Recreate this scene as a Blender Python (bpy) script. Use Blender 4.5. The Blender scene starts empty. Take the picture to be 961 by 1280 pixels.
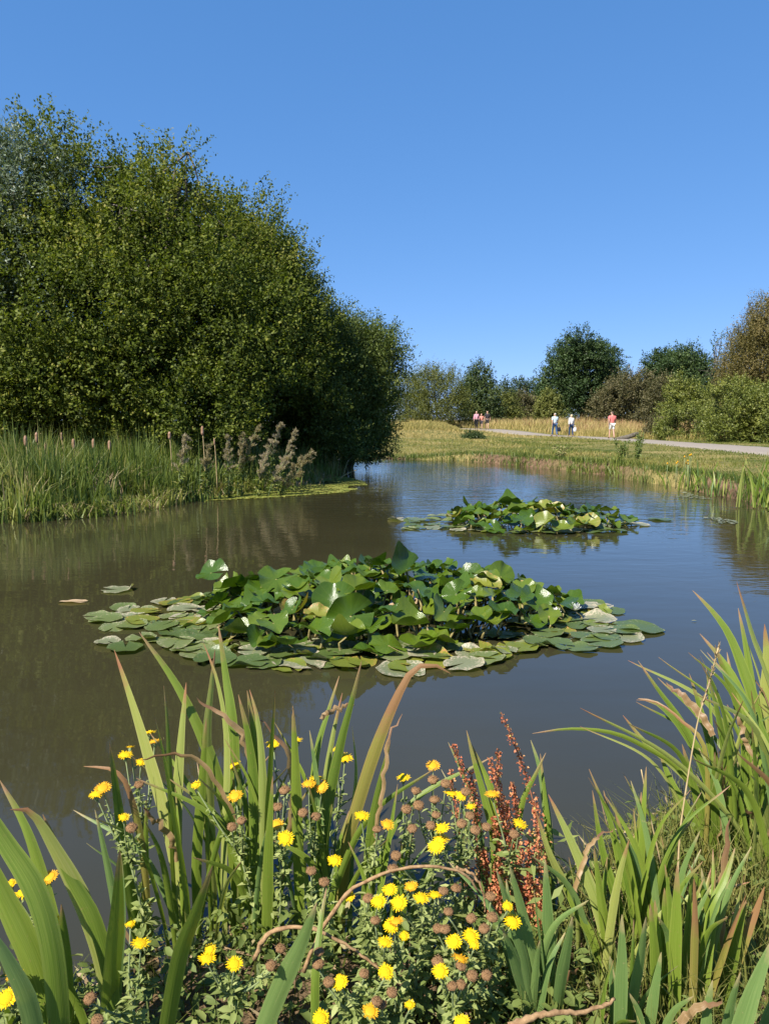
import bpy, math, random
import numpy as np
from mathutils import Vector

SEED = 11
rng = np.random.default_rng(SEED)
random.seed(SEED)
scene = bpy.context.scene
col = scene.collection

# ------------------------------------------------------------------ camera
H_CAM, F_PX, PITCH = 1.40, 923.0, math.radians(6.98)
CX, CY = 480.5, 640.0
cp, sp = math.cos(PITCH), math.sin(PITCH)


def ray(px, py):
    u, v = (px - CX) / F_PX, (CY - py) / F_PX
    return u, cp + v * sp, -sp + v * cp


def at(px, py, Y):
    """the point of the place that lies Y metres ahead in that viewing direction"""
    x, y, z = ray(px, py)
    t = Y / y
    return np.array((x * t, Y, H_CAM + z * t))


cam_d = bpy.data.cameras.new('camera')
cam = bpy.data.objects.new('camera', cam_d)
col.objects.link(cam)
cam.location = (0, 0, H_CAM)
cam.rotation_euler = (math.radians(90) - PITCH, 0, 0)
cam_d.sensor_fit = 'VERTICAL'
cam_d.sensor_height = 36
cam_d.sensor_width = 27
cam_d.lens = 36 * F_PX / 1280
cam_d.clip_start, cam_d.clip_end = 0.03, 6000
scene.camera = cam

# ------------------------------------------------------------------ light
SUN_AZ = math.radians(-138)       # measured from straight ahead, clockwise
SUN_EL = math.radians(49)
w = bpy.data.worlds.new('World')
scene.world = w
w.use_nodes = True
nt = w.node_tree
bg = nt.nodes['Background']
sky = nt.nodes.new('ShaderNodeTexSky')
sky.sky_type = 'NISHITA'
sky.sun_disc = False
sky.sun_elevation = SUN_EL
sky.sun_rotation = SUN_AZ
sky.altitude = 0
sky.air_density = 0.5
sky.dust_density = 0.0
sky.ozone_density = 10.0
# the camera's tone curve for the sky: flatter towards the horizon, deeper blue overhead
sepc, comb = nt.nodes.new('ShaderNodeSeparateColor'), nt.nodes.new('ShaderNodeCombineColor')
nt.links.new(sky.outputs[0], sepc.inputs[0])
for k_, (g_, m_) in enumerate(((0.72, 0.949), (0.50, 1.379), (0.40, 2.176))):
    pw_, mu_ = nt.nodes.new('ShaderNodeMath'), nt.nodes.new('ShaderNodeMath')
    pw_.operation, mu_.operation = 'POWER', 'MULTIPLY'
    pw_.inputs[1].default_value, mu_.inputs[1].default_value = g_, m_
    nt.links.new(sepc.outputs[k_], pw_.inputs[0])
    nt.links.new(pw_.outputs[0], mu_.inputs[0])
    nt.links.new(mu_.outputs[0], comb.inputs[k_])
nt.links.new(comb.outputs[0], bg.inputs[0])
bg.inputs[1].default_value = 0.12
sun_d = bpy.data.lights.new('sun', 'SUN')
sun_d.energy = 5.0
sun_d.angle = math.radians(0.5)
sun_d.color = (1.0, 0.94, 0.84)
sun = bpy.data.objects.new('sun', sun_d)
col.objects.link(sun)
to_sun = Vector((math.sin(SUN_AZ) * math.cos(SUN_EL), math.cos(SUN_AZ) * math.cos(SUN_EL), math.sin(SUN_EL)))
sun.rotation_euler = to_sun.to_track_quat('Z', 'Y').to_euler()
scene.view_settings.view_transform = 'Standard'
scene.view_settings.look = 'None'
scene.view_settings.gamma = 1
scene.view_settings.exposure = 0.96
scene.view_settings.use_curve_mapping = False
scene.cycles.max_bounces = 8
scene.cycles.diffuse_bounces = 3
scene.cycles.glossy_bounces = 3
scene.cycles.transmission_bounces = 4
scene.cycles.transparent_max_bounces = 4
scene.cycles.caustics_reflective = False
scene.cycles.caustics_refractive = False


# ------------------------------------------------------------------ materials
def ramp(nt, fac, stops):
    n = nt.nodes.new('ShaderNodeValToRGB')
    e = n.color_ramp.elements
    while len(e) < len(stops):
        e.new(0.5)
    for k, (p, c) in enumerate(stops):
        e[k].position = p
        e[k].color = (*c, 1)
    nt.links.new(fac, n.inputs[0])
    return n.outputs[0]


def new_mat(name):
    m = bpy.data.materials.new(name)
    m.use_nodes = True
    nt = m.node_tree
    return m, nt, nt.nodes['Principled BSDF'], nt.nodes['Material Output']


def noise(nt, scale, detail=3, vec=None, rough=0.55):
    n = nt.nodes.new('ShaderNodeTexNoise')
    n.inputs['Scale'].default_value = scale
    n.inputs['Detail'].default_value = detail
    n.inputs['Roughness'].default_value = rough
    if vec is not None:
        nt.links.new(vec, n.inputs['Vector'])
    return n.outputs[0]


def geo_pos(nt):
    return nt.nodes.new('ShaderNodeNewGeometry').outputs['Position']


def obj_co(nt):
    return nt.nodes.new('ShaderNodeTexCoord').outputs['Object']


def attr(nt, name):
    a = nt.nodes.new('ShaderNodeAttribute')
    a.attribute_name = name
    return a.outputs['Fac']


def mix(nt, fac, a, b, mode='MIX'):
    n = nt.nodes.new('ShaderNodeMix')
    n.data_type = 'RGBA'
    n.blend_type = mode
    for s, v in ((0, fac), (6, a), (7, b)):
        if hasattr(v, 'links'):
            nt.links.new(v, n.inputs[s])
        else:
            n.inputs[s].default_value = v if s == 0 else (*v, 1)
    return n.outputs[2]


def math_n(nt, op, a, b=0.5, c=None):
    n = nt.nodes.new('ShaderNodeMath')
    n.operation = op
    for s, v in ((0, a), (1, b), (2, c)):
        if v is None:
            continue
        if hasattr(v, 'links'):
            nt.links.new(v, n.inputs[s])
        else:
            n.inputs[s].default_value = v
    return n.outputs[0]


def bump(nt, height, strength, dist, bsdf):
    b = nt.nodes.new('ShaderNodeBump')
    b.inputs['Strength'].default_value = strength
    b.inputs['Distance'].default_value = dist
    nt.links.new(height, b.inputs['Height'])
    nt.links.new(b.outputs[0], bsdf.inputs['Normal'])
    return b


def add_translucent(nt, bsdf, out, color, amount, tint=(1.25, 1.35, 0.55)):
    tr = nt.nodes.new('ShaderNodeBsdfTranslucent')
    c = mix(nt, 1.0, color, tint, 'MULTIPLY')
    nt.links.new(c, tr.inputs[0])
    ms = nt.nodes.new('ShaderNodeMixShader')
    ms.inputs[0].default_value = amount
    nt.links.new(bsdf.outputs[0], ms.inputs[1])
    nt.links.new(tr.outputs[0], ms.inputs[2])
    nt.links.new(ms.outputs[0], out.inputs[0])


def leaf_mat(name, stops, trans=0.3, rough=0.5, spec=0.4):
    """foliage: colour varies from leaf to leaf by the mesh attribute var"""
    m, nt, b, out = new_mat(name)
    c = ramp(nt, attr(nt, 'var'), stops)
    nt.links.new(c, b.inputs['Base Color'])
    b.inputs['Roughness'].default_value = rough
    b.inputs['Specular IOR Level'].default_value = spec
    add_translucent(nt, b, out, c, trans)
    return m


def plain_mat(name, c1, c2, scale=20, rough=0.7, spec=0.3, bump_s=0.0, dist=0.002, trans=0):
    m, nt, b, out = new_mat(name)
    n = noise(nt, scale, 4, obj_co(nt))
    c = ramp(nt, n, [(0.3, c1), (0.7, c2)])
    nt.links.new(c, b.inputs['Base Color'])
    b.inputs['Roughness'].default_value = rough
    b.inputs['Specular IOR Level'].default_value = spec
    if bump_s:
        bump(nt, n, bump_s, dist, b)
    if trans:
        add_translucent(nt, b, out, c, trans, (1.1, 1.1, 0.9))
    return m


M = {}
M['alder'] = leaf_mat('alder_leaf', [(0.0, (0.028, 0.040, 0.006)), (0.45, (0.090, 0.120, 0.016)), (0.8, (0.175, 0.200, 0.033)), (1.0, (0.26, 0.245, 0.055))], 0.32, 0.6, 0.18)
M['willow_grey'] = leaf_mat('grey_willow_leaf', [(0.0, (0.07, 0.10, 0.055)), (0.6, (0.15, 0.19, 0.12)), (1.0, (0.25, 0.29, 0.20))], 0.2, 0.5)
M['sallow'] = leaf_mat('sallow_leaf', [(0.0, (0.030, 0.046, 0.010)), (0.5, (0.088, 0.120, 0.022)), (1.0, (0.175, 0.20, 0.05))], 0.25, 0.55, 0.22)
M['bush_olive'] = leaf_mat('olive_bush_leaf', [(0.0, (0.06, 0.070, 0.015)), (0.5, (0.115, 0.13, 0.028)), (1.0, (0.19, 0.195, 0.05))], 0.25, 0.6, 0.25)
M['oak'] = leaf_mat('oak_leaf', [(0.0, (0.018, 0.036, 0.012)), (0.5, (0.042, 0.075, 0.021)), (1.0, (0.085, 0.125, 0.036))], 0.2, 0.55, 0.3)
M['hawthorn'] = leaf_mat('hawthorn_leaf', [(0.0, (0.026, 0.046, 0.014)), (0.5, (0.055, 0.085, 0.024)), (1.0, (0.10, 0.13, 0.04))], 0.22, 0.55, 0.3)
M['brown_shrub'] = leaf_mat('browning_shrub_leaf', [(0.0, (0.06, 0.06, 0.024)), (0.5, (0.115, 0.105, 0.045)), (1.0, (0.20, 0.165, 0.085))], 0.25, 0.6, 0.25)
M['rust_willow'] = leaf_mat('rusty_willow_leaf', [(0.0, (0.085, 0.078, 0.022)), (0.5, (0.155, 0.130, 0.042)), (1.0, (0.25, 0.19, 0.08))], 0.28, 0.6, 0.25)
M['bramble'] = leaf_mat('bramble_leaf', [(0.0, (0.06, 0.08, 0.015)), (0.5, (0.15, 0.175, 0.032)), (1.0, (0.27, 0.27, 0.06))], 0.25, 0.5, 0.35)
M['far_leaf'] = leaf_mat('distant_tree_leaf', [(0.0, (0.030, 0.055, 0.030)), (1.0, (0.062, 0.092, 0.05))], 0.2, 0.6, 0.2)
M['grass'] = leaf_mat('grass_blade', [(0.0, (0.065, 0.10, 0.015)), (0.4, (0.145, 0.165, 0.032)), (0.7, (0.26, 0.23, 0.065)), (1.0, (0.42, 0.32, 0.13))], 0.3, 0.6, 0.25)
M['lawn'] = leaf_mat('lawn_blade', [(0.0, (0.07, 0.10, 0.018)), (0.5, (0.14, 0.155, 0.032)), (1.0, (0.28, 0.24, 0.08))], 0.3, 0.6, 0.25)
M['meadow'] = leaf_mat('dry_meadow_blade', [(0.0, (0.20, 0.18, 0.05)), (0.35, (0.36, 0.29, 0.10)), (0.75, (0.50, 0.38, 0.17)), (0.9, (0.36, 0.21, 0.12)), (1.0, (0.28, 0.14, 0.08))], 0.25, 0.7, 0.2)
M['reed'] = leaf_mat('reed_blade', [(0.0, (0.060, 0.100, 0.022)), (0.45, (0.155, 0.195, 0.034)), (0.72, (0.24, 0.25, 0.06)), (0.86, (0.30, 0.25, 0.11)), (1.0, (0.33, 0.24, 0.14))], 0.3, 0.5, 0.35)
M['undergrowth'] = leaf_mat('undergrowth_leaf', [(0.0, (0.08, 0.11, 0.024)), (0.5, (0.15, 0.195, 0.048)), (0.85, (0.27, 0.30, 0.09)), (1.0, (0.34, 0.28, 0.14))], 0.3, 0.6, 0.25)
M['fleabane_leaf'] = leaf_mat('fleabane_leaf', [(0.0, (0.14, 0.18, 0.048)), (0.5, (0.23, 0.275, 0.085)), (1.0, (0.36, 0.39, 0.15))], 0.3, 0.7, 0.2)
M['dock_seed'] = leaf_mat('dock_seed', [(0.0, (0.30, 0.07, 0.035)), (0.45, (0.52, 0.17, 0.085)), (0.8, (0.58, 0.28, 0.12)), (1.0, (0.44, 0.38, 0.11))], 0.25, 0.6, 0.2)
M['feather'] = leaf_mat('feathery_seed_head', [(0.0, (0.24, 0.20, 0.10)), (0.5, (0.36, 0.30, 0.20)), (1.0, (0.48, 0.40, 0.32))], 0.35, 0.8, 0.1)
M['duckweed'] = leaf_mat('duckweed', [(0.0, (0.12, 0.15, 0.025)), (0.6, (0.21, 0.23, 0.05)), (1.0, (0.34, 0.31, 0.07))], 0.1, 0.5, 0.3)
M['weed_grey'] = leaf_mat('pondweed', [(0.0, (0.10, 0.11, 0.06)), (0.6, (0.17, 0.18, 0.10)), (1.0, (0.27, 0.26, 0.16))], 0.1, 0.4, 0.4)
M['litter'] = leaf_mat('leaf_litter', [(0.0, (0.12, 0.075, 0.035)), (0.5, (0.22, 0.15, 0.08)), (1.0, (0.40, 0.31, 0.18))], 0.15, 0.8, 0.15)
M['bark'] = plain_mat('bark', (0.07, 0.06, 0.045), (0.17, 0.15, 0.12), 9, 0.9, 0.15, 0.7, 0.02)
M['stem_green'] = plain_mat('green_stem', (0.15, 0.19, 0.08), (0.22, 0.26, 0.12), 40, 0.7, 0.2)
M['stem_red'] = plain_mat('red_brown_stem', (0.16, 0.05, 0.03), (0.26, 0.11, 0.05), 40, 0.7, 0.2)
M['straw'] = plain_mat('straw', (0.36, 0.26, 0.12), (0.52, 0.40, 0.22), 30, 0.75, 0.2)
M['cattail'] = plain_mat('cattail_head', (0.20, 0.11, 0.06), (0.42, 0.27, 0.19), 30, 0.9, 0.1, 0.4, 0.004)
M['stalk'] = plain_mat('lily_stalk', (0.17, 0.14, 0.05), (0.28, 0.23, 0.09), 12, 0.6, 0.3)
M['petal_white'] = plain_mat('white_petal', (0.74, 0.74, 0.68), (0.82, 0.81, 0.76), 12, 0.5, 0.3, trans=0.2)
M['stamen'] = plain_mat('yellow_stamen', (0.75, 0.45, 0.03), (0.82, 0.55, 0.06), 60, 0.6, 0.2)
M['ray_yellow'] = plain_mat('yellow_ray_floret', (0.80, 0.51, 0.004), (0.86, 0.60, 0.008), 80, 0.6, 0.2, trans=0.25)
M['ray_orange'] = plain_mat('ageing_orange_floret', (0.66, 0.30, 0.012), (0.78, 0.44, 0.02), 80, 0.6, 0.2, trans=0.2)
M['disc_yellow'] = plain_mat('orange_yellow_disc', (0.66, 0.37, 0.006), (0.80, 0.52, 0.01), 400, 0.7, 0.15, 0.6, 0.002)
M['seed_brown'] = plain_mat('brown_seed_head', (0.19, 0.10, 0.042), (0.42, 0.25, 0.125), 260, 0.9, 0.1, 0.8, 0.003)


def iris_material(name, body, body2, edge, tipc, tip_at):
    """sword leaf: stripes along the blade, pale or dry margins, drying tip (attributes t along, s across)"""
    m, nt, b, out = new_mat(name)
    t, s, v = attr(nt, 't'), attr(nt, 's'), attr(nt, 'var')
    base = ramp(nt, v, [(0.0, body), (1.0, body2)])
    cx = nt.nodes.new('ShaderNodeCombineXYZ')
    nt.links.new(math_n(nt, 'MULTIPLY', s, 20.0), cx.inputs[0])
    nt.links.new(math_n(nt, 'MULTIPLY', t, 2.2), cx.inputs[1])
    nt.links.new(math_n(nt, 'MULTIPLY', v, 37.0), cx.inputs[2])
    stripe = noise(nt, 1.6, 3, cx.outputs[0])
    base = mix(nt, math_n(nt, 'MULTIPLY', ramp(nt, stripe, [(0.38, (0, 0, 0)), (0.72, (1, 1, 1))]), 0.6), base, edge)
    es = ramp(nt, math_n(nt, 'ABSOLUTE', math_n(nt, 'SUBTRACT', s, 0.5)), [(0.36, (0, 0, 0)), (0.5, (1, 1, 1))])
    base = mix(nt, math_n(nt, 'MULTIPLY', es, 0.55), base, edge)
    blotch = noise(nt, 26, 3, obj_co(nt))
    dry = math_n(nt, 'ADD', t, math_n(nt, 'MULTIPLY', math_n(nt, 'SUBTRACT', blotch, 0.5), 0.22))
    k = ramp(nt, dry, [(max(0.0, tip_at - 0.08), (0, 0, 0)), (min(1, tip_at + 0.03), (1, 1, 1))])
    base = mix(nt, k, base, tipc)
    spots = ramp(nt, noise(nt, 130, 2, obj_co(nt)), [(0.66, (0, 0, 0)), (0.76, (1, 1, 1))])
    base = mix(nt, math_n(nt, 'MULTIPLY', spots, 0.35), base, tipc)
    nt.links.new(base, b.inputs['Base Color'])
    b.inputs['Roughness'].default_value = 0.42
    b.inputs['Specular IOR Level'].default_value = 0.4
    bump(nt, stripe, 0.35, 0.0015, b)
    add_translucent(nt, b, out, base, 0.30, (1.2, 1.25, 0.6))
    return m


M['iris_g'] = iris_material('iris_leaf_green', (0.088, 0.155, 0.015), (0.172, 0.240, 0.026), (0.27, 0.32, 0.06), (0.33, 0.20, 0.10), 0.95)
M['iris_b'] = iris_material('iris_leaf_blue_green', (0.090, 0.165, 0.045), (0.155, 0.240, 0.065), (0.23, 0.31, 0.10), (0.42, 0.32, 0.16), 0.97)
M['iris_y'] = iris_material('iris_leaf_yellowing', (0.21, 0.27, 0.05), (0.30, 0.33, 0.07), (0.42, 0.41, 0.15), (0.36, 0.17, 0.09), 0.95)
M['iris_o'] = iris_material('iris_leaf_half_dry', (0.20, 0.20, 0.035), (0.26, 0.24, 0.045), (0.36, 0.25, 0.09), (0.30, 0.16, 0.07), 0.72)
M['iris_d'] = iris_material('iris_leaf_dead', (0.22, 0.125, 0.05), (0.34, 0.22, 0.10), (0.42, 0.30, 0.16), (0.22, 0.12, 0.06), 0.80)


def lily_material(name, stops, rough, dryness, dry_c, vein=0.5, spec=0.5):
    m, nt, b, out = new_mat(name)
    oi = nt.nodes.new('ShaderNodeObjectInfo')
    s, t = attr(nt, 's'), attr(nt, 't')          # s round the leaf, t from centre to rim
    n = noise(nt, 9, 4, obj_co(nt))
    v = math_n(nt, 'ADD', math_n(nt, 'MULTIPLY', oi.outputs['Random'], 0.7), math_n(nt, 'MULTIPLY', n, 0.35))
    base = ramp(nt, v, stops)
    vn = math_n(nt, 'ABSOLUTE', math_n(nt, 'SINE', math_n(nt, 'MULTIPLY', s, 3.14159 * 15)))
    vmask = ramp(nt, vn, [(0.0, (1, 1, 1)), (0.16, (0, 0, 0))])
    base = mix(nt, math_n(nt, 'MULTIPLY', vmask, 0.22 * vein), base, (0.30, 0.34, 0.10))
    dn = math_n(nt, 'ADD', math_n(nt, 'MULTIPLY', n, 0.9), math_n(nt, 'MULTIPLY', t, 0.35))
    dn = math_n(nt, 'ADD', dn, math_n(nt, 'MULTIPLY', oi.outputs['Random'], 0.12))
    k = ramp(nt, dn, [(1.0 - dryness - 0.05, (0, 0, 0)), (1.0 - dryness + 0.08, (1, 1, 1))])
    base = mix(nt, k, base, dry_c)
    nt.links.new(base, b.inputs['Base Color'])
    b.inputs['Roughness'].default_value = rough
    b.inputs['Specular IOR Level'].default_value = spec
    h = math_n(nt, 'ADD', math_n(nt, 'MULTIPLY', vn, 0.25), noise(nt, 22, 3, obj_co(nt)))
    bump(nt, h, 0.26, 0.008, b)
    add_translucent(nt, b, out, base, 0.20, (1.3, 1.4, 0.4))
    return m


M['lily_green'] = lily_material('lily_leaf_glossy', [(0.1, (0.032, 0.070, 0.006)), (0.5, (0.058, 0.108, 0.008)), (0.9, (0.125, 0.162, 0.014))], 0.23, -0.10, (0.30, 0.25, 0.07))
M['lily_yellow'] = lily_material('lily_leaf_yellowing', [(0.1, (0.13, 0.17, 0.025)), (0.9, (0.20, 0.205, 0.03))], 0.33, 0.10, (0.40, 0.22, 0.07))
M['lily_brown'] = lily_material('lily_leaf_withered', [(0.1, (0.20, 0.13, 0.06)), (0.9, (0.38, 0.28, 0.16))], 0.6, 0.3, (0.46, 0.33, 0.20), 0.3, 0.3)
M['lily_flat'] = lily_material('lily_pad_floating', [(0.1, (0.06, 0.095, 0.022)), (0.5, (0.105, 0.145, 0.04)), (0.9, (0.17, 0.20, 0.075))], 0.33, 0.10, (0.33, 0.30, 0.17))
M['lily_pale'] = lily_material('lily_pad_bleached', [(0.1, (0.14, 0.165, 0.075)), (0.9, (0.24, 0.25, 0.15))], 0.38, 0.20, (0.42, 0.36, 0.25))


# ------------------------------------------------------------------ object helpers
def mesh_from(name, verts, quads=None, tris=None, mat=None, attrs=None, smooth=False, quad_mats=None):
    me = bpy.data.meshes.new(name)
    verts = np.asarray(verts, dtype=np.float32).reshape(-1, 3)
    q = np.asarray(quads, dtype=np.int32).reshape(-1, 4) if quads is not None and len(quads) else np.zeros((0, 4), np.int32)
    t = np.asarray(tris, dtype=np.int32).reshape(-1, 3) if tris is not None and len(tris) else np.zeros((0, 3), np.int32)
    nl = q.size + t.size
    me.vertices.add(len(verts))
    me.vertices.foreach_set('co', verts.ravel())
    me.loops.add(nl)
    me.loops.foreach_set('vertex_index', np.concatenate((q.ravel(), t.ravel())))
    nf = len(q) + len(t)
    me.polygons.add(nf)
    tot = np.concatenate((np.full(len(q), 4), np.full(len(t), 3))).astype(np.int32)
    start = np.concatenate(([0], np.cumsum(tot)[:-1])).astype(np.int32) if nf else np.zeros(0, np.int32)
    me.polygons.foreach_set('loop_start', start)
    me.polygons.foreach_set('loop_total', tot)
    if smooth:
        me.polygons.foreach_set('use_smooth', np.ones(nf, dtype=bool))
    for k, v in (attrs or {}).items():
        a = me.attributes.new(k, 'FLOAT', 'POINT')
        a.data.foreach_set('value', np.asarray(v, dtype=np.float32).ravel())
    me.update(calc_edges=True)
    me.validate()
    if mat is not None:
        me.materials.append(mat)
    return me


def link(name, data, parent=None, loc=None):
    o = bpy.data.objects.new(name, data)
    col.objects.link(o)
    if parent is not None:
        o.parent = parent
    if loc is not None:
        o.location = loc
    return o


def tag(o, label=None, cat=None, group=None, kind=None):
    for k, v in (('label', label), ('category', cat), ('group', group), ('kind', kind)):
        if v:
            o[k] = v
    return o


def thing(name, label, cat, loc=(0, 0, 0), group=None):
    o = link(name, None, None, loc)
    o.empty_display_size = 0.1
    return tag(o, label, cat, group)


def put(name, me, parent):
    """a part whose vertices are in world space, parented to a thing that is only translated"""
    o = link(name, me, parent)
    l = parent.location
    p = parent.parent
    off = np.array((l.x, l.y, l.z), dtype=np.float32)
    if p is not None:
        off += np.array(p.location)
    co = np.empty(len(me.vertices) * 3, np.float32)
    me.vertices.foreach_get('co', co)
    co = (co.reshape(-1, 3) - off).ravel()
    me.vertices.foreach_set('co', co)
    me.update()
    return o


class Acc:
    def __init__(self):
        self.v, self.q, self.t, self.n, self.a = [], [], [], 0, {}

    def add(self, v, q=None, t=None, **attrs):
        v = np.asarray(v).reshape(-1, 3)
        self.v.append(v)
        if q is not None and len(q):
            self.q.append(np.asarray(q).reshape(-1, 4) + self.n)
        if t is not None and len(t):
            self.t.append(np.asarray(t).reshape(-1, 3) + self.n)
        for k, x in attrs.items():
            self.a.setdefault(k, []).append(np.broadcast_to(np.asarray(x, dtype=np.float32), (len(v),)))
        self.n += len(v)

    def mesh(self, name, mat, smooth=False):
        q = np.concatenate(self.q) if self.q else None
        t = np.concatenate(self.t) if self.t else None
        return mesh_from(name, np.concatenate(self.v), q, t, mat, {k: np.concatenate(x) for k, x in self.a.items()}, smooth)


def unit(a):
    return a / np.maximum(np.linalg.norm(a, axis=-1, keepdims=True), 1e-9)


def spline(pts, n):
    """Catmull-Rom through the points, n samples evenly in parameter"""
    p = np.asarray(pts, dtype=float)
    if len(p) == 2:
        return p[0] + (p[1] - p[0]) * np.linspace(0, 1, n)[:, None]
    e = np.vstack((2 * p[0] - p[1], p, 2 * p[-1] - p[-2]))
    seg = np.linalg.norm(np.diff(p, axis=0), axis=1) + 1e-6
    cum = np.concatenate(([0], np.cumsum(seg))) / seg.sum()
    out = []
    for u in np.linspace(0, 1, n):
        i = min(np.searchsorted(cum, u, side='right') - 1, len(p) - 2)
        f = (u - cum[i]) / (cum[i + 1] - cum[i])
        a, b, c, d = e[i], e[i + 1], e[i + 2], e[i + 3]
        out.append(0.5 * (2 * b + (c - a) * f + (2 * a - 5 * b + 4 * c - d) * f * f + (3 * b - a - 3 * c + d) * f ** 3))
    return np.array(out)


def tube(acc, pts, radii, sides=6, **attrs):
    pts = np.asarray(pts, dtype=float)
    n = len(pts)
    radii = np.broadcast_to(np.asarray(radii, dtype=float), (n,))
    tan = unit(np.gradient(pts, axis=0))
    ref = np.array((0.31, 0.95, 0.05)) if abs(tan[0][2]) > 0.7 else np.array((0.0, 0.1, 1.0))
    a = unit(np.cross(tan, ref))
    b = np.cross(tan, a)
    ang = np.linspace(0, 2 * math.pi, sides, endpoint=False)
    ring = pts[:, None] + radii[:, None, None] * (np.cos(ang)[None, :, None] * a[:, None] + np.sin(ang)[None, :, None] * b[:, None])
    v = ring.reshape(-1, 3)
    i = np.arange(n - 1)[:, None] * sides
    j = np.arange(sides)[None]
    j2 = (j + 1) % sides
    q = np.stack((i + j, i + j2, i + sides + j2, i + sides + j), -1).reshape(-1, 4)
    v = np.vstack((v, pts[0], pts[-1]))
    k = np.arange(sides)
    t = np.vstack((np.stack(((k + 1) % sides, k, np.full(sides, n * sides)), -1),
                   np.stack((k + (n - 1) * sides, (k + 1) % sides + (n - 1) * sides, np.full(sides, n * sides + 1)), -1)))
    acc.add(v, q, t, **attrs)


def _hash(i, j, k):
    h = (i * 374761393 + j * 668265263 + k * 2147483647) & 0xffffffff
    h = ((h ^ (h >> 13)) * 1274126177) & 0xffffffff
    return ((h ^ (h >> 16)) & 0xffff) / 65535.0


def vnoise(P):
    P = np.asarray(P, dtype=float)
    f = np.floor(P).astype(np.int64)
    u = P - f
    u = u * u * (3 - 2 * u)
    r = 0
    for dx in (0, 1):
        for dy in (0, 1):
            for dz in (0, 1):
                wgt = (u[..., 0] if dx else 1 - u[..., 0]) * (u[..., 1] if dy else 1 - u[..., 1]) * (u[..., 2] if dz else 1 - u[..., 2])
                r = r + wgt * _hash(f[..., 0] + dx, f[..., 1] + dy, f[..., 2] + dz)
    return r


def n2(x, y, s, o=0.0):
    return vnoise(np.stack((np.asarray(x) * s + o, np.asarray(y) * s - o, np.zeros_like(np.asarray(x, dtype=float)) + o * 0.37), -1))


def kite_leaves(acc, p, axis, nrm, L, W, var, fold=0.18, curl=0.0):
    """one four-cornered folded leaf per point"""
    axis = unit(axis)
    side = unit(np.cross(axis, nrm))
    nn = np.cross(side, axis)
    L, W = np.asarray(L)[:, None], np.asarray(W)[:, None]
    mid = p + axis * L * 0.45 + nn * W * fold
    tip = p + axis * L - nn * L * curl
    v = np.stack((p, mid + side * W * 0.5, tip, mid - side * W * 0.5), 1).reshape(-1, 3)
    q = np.arange(len(p) * 4).reshape(-1, 4)
    acc.add(v, q, None, var=np.repeat(np.asarray(var), 4))


def oval_leaves(acc, p, axis, nrm, L, W, var, fold=0.2, curl=0.2):
    """rounder leaf: six corners round a raised-margin midrib, bending down along its length"""
    axis = unit(axis)
    side = unit(np.cross(axis, nrm))
    nn = np.cross(side, axis)
    L, W = np.asarray(L)[:, None], np.asarray(W)[:, None]

    def at_(u, s_):
        return p + axis * L * u + side * W * .5 * s_ + nn * (W * fold * abs(s_) - L * curl * u * u)
    v = np.stack((at_(0, 0), at_(.26, -.82), at_(.26, 0), at_(.26, .82), at_(.66, -.86), at_(.66, 0), at_(.66, .86), at_(1, 0)), 1).reshape(-1, 3)
    k = np.arange(len(p))[:, None] * 8
    q = np.vstack((k + np.array([[1, 4, 5, 2]]), k + np.array([[2, 5, 6, 3]])))
    t = np.vstack((k + np.array([[0, 1, 2]]), k + np.array([[0, 2, 3]]), k + np.array([[4, 7, 5]]), k + np.array([[5, 7, 6]])))
    acc.add(v, q, t, var=np.repeat(np.asarray(var), 8))


def blade_field(acc, p, h, wd, lean, var, yaw=None, bend=0.35):
    """grass blades: five vertices, bent"""
    n = len(p)
    yaw = rng.uniform(0, 2 * math.pi, n) if yaw is None else yaw
    face = rng.uniform(0, 2 * math.pi, n)
    d = np.stack((np.cos(yaw), np.sin(yaw), np.zeros(n)), 1)
    s = np.stack((np.cos(face), np.sin(face), np.zeros(n)), 1) * (np.asarray(wd) * 0.5)[:, None]
    h = np.asarray(h)[:, None]
    ln = np.asarray(lean)[:, None]
    up = np.array((0, 0, 1.0))
    m = p + up * h * 0.55 + d * h * ln * 0.35
    t = p + up * h * (1 - bend * ln) + d * h * ln
    v = np.stack((p - s, p + s, m - s * 0.8, m + s * 0.8, t), 1).reshape(-1, 3)
    k = np.arange(n)[:, None] * 5
    acc.add(v, k + np.array([[0, 1, 3, 2]]), k + np.array([[2, 3, 4]]), var=np.repeat(np.clip(var, 0, 1), 5))


def sstep(x, a, b):
    t = np.clip((x - a) / (b - a), 0, 1)
    return t * t * (3 - 2 * t)


# ------------------------------------------------------------------ the ground, the pond, the path
POND = np.array([(-10, 1.5), (-3, 1.62), (-1.0, 1.60), (-.62, 1.66), (-.45, 1.80), (0, 1.83), (.3, 1.85), (.55, 2.0), (.8, 2.25), (1.1, 2.5),
                 (1.5, 3.0), (2.4, 4.0), (3.6, 5.2), (5.0, 7.0), (6.1, 9.5), (6.35, 12.2), (6.25, 15), (6.05, 17.6), (5.6, 20), (4.95, 21.7), (3.9, 24.6), (2.6, 26.8),
                 (.8, 27.8), (-1.5, 28.2), (-4.2, 28.6), (-5.0, 26.6), (-3.0, 24.5), (-2.0, 22.4), (-1.45, 20.2), (-1.8, 17.8), (-2.6, 15.2), (-3.45, 13.3), (-4.05, 11.3), (-5.3, 10.4), (-8, 9.4),
                 (-12, 8.4), (-15, 6), (-14, 2.5)], dtype=float)


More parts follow.
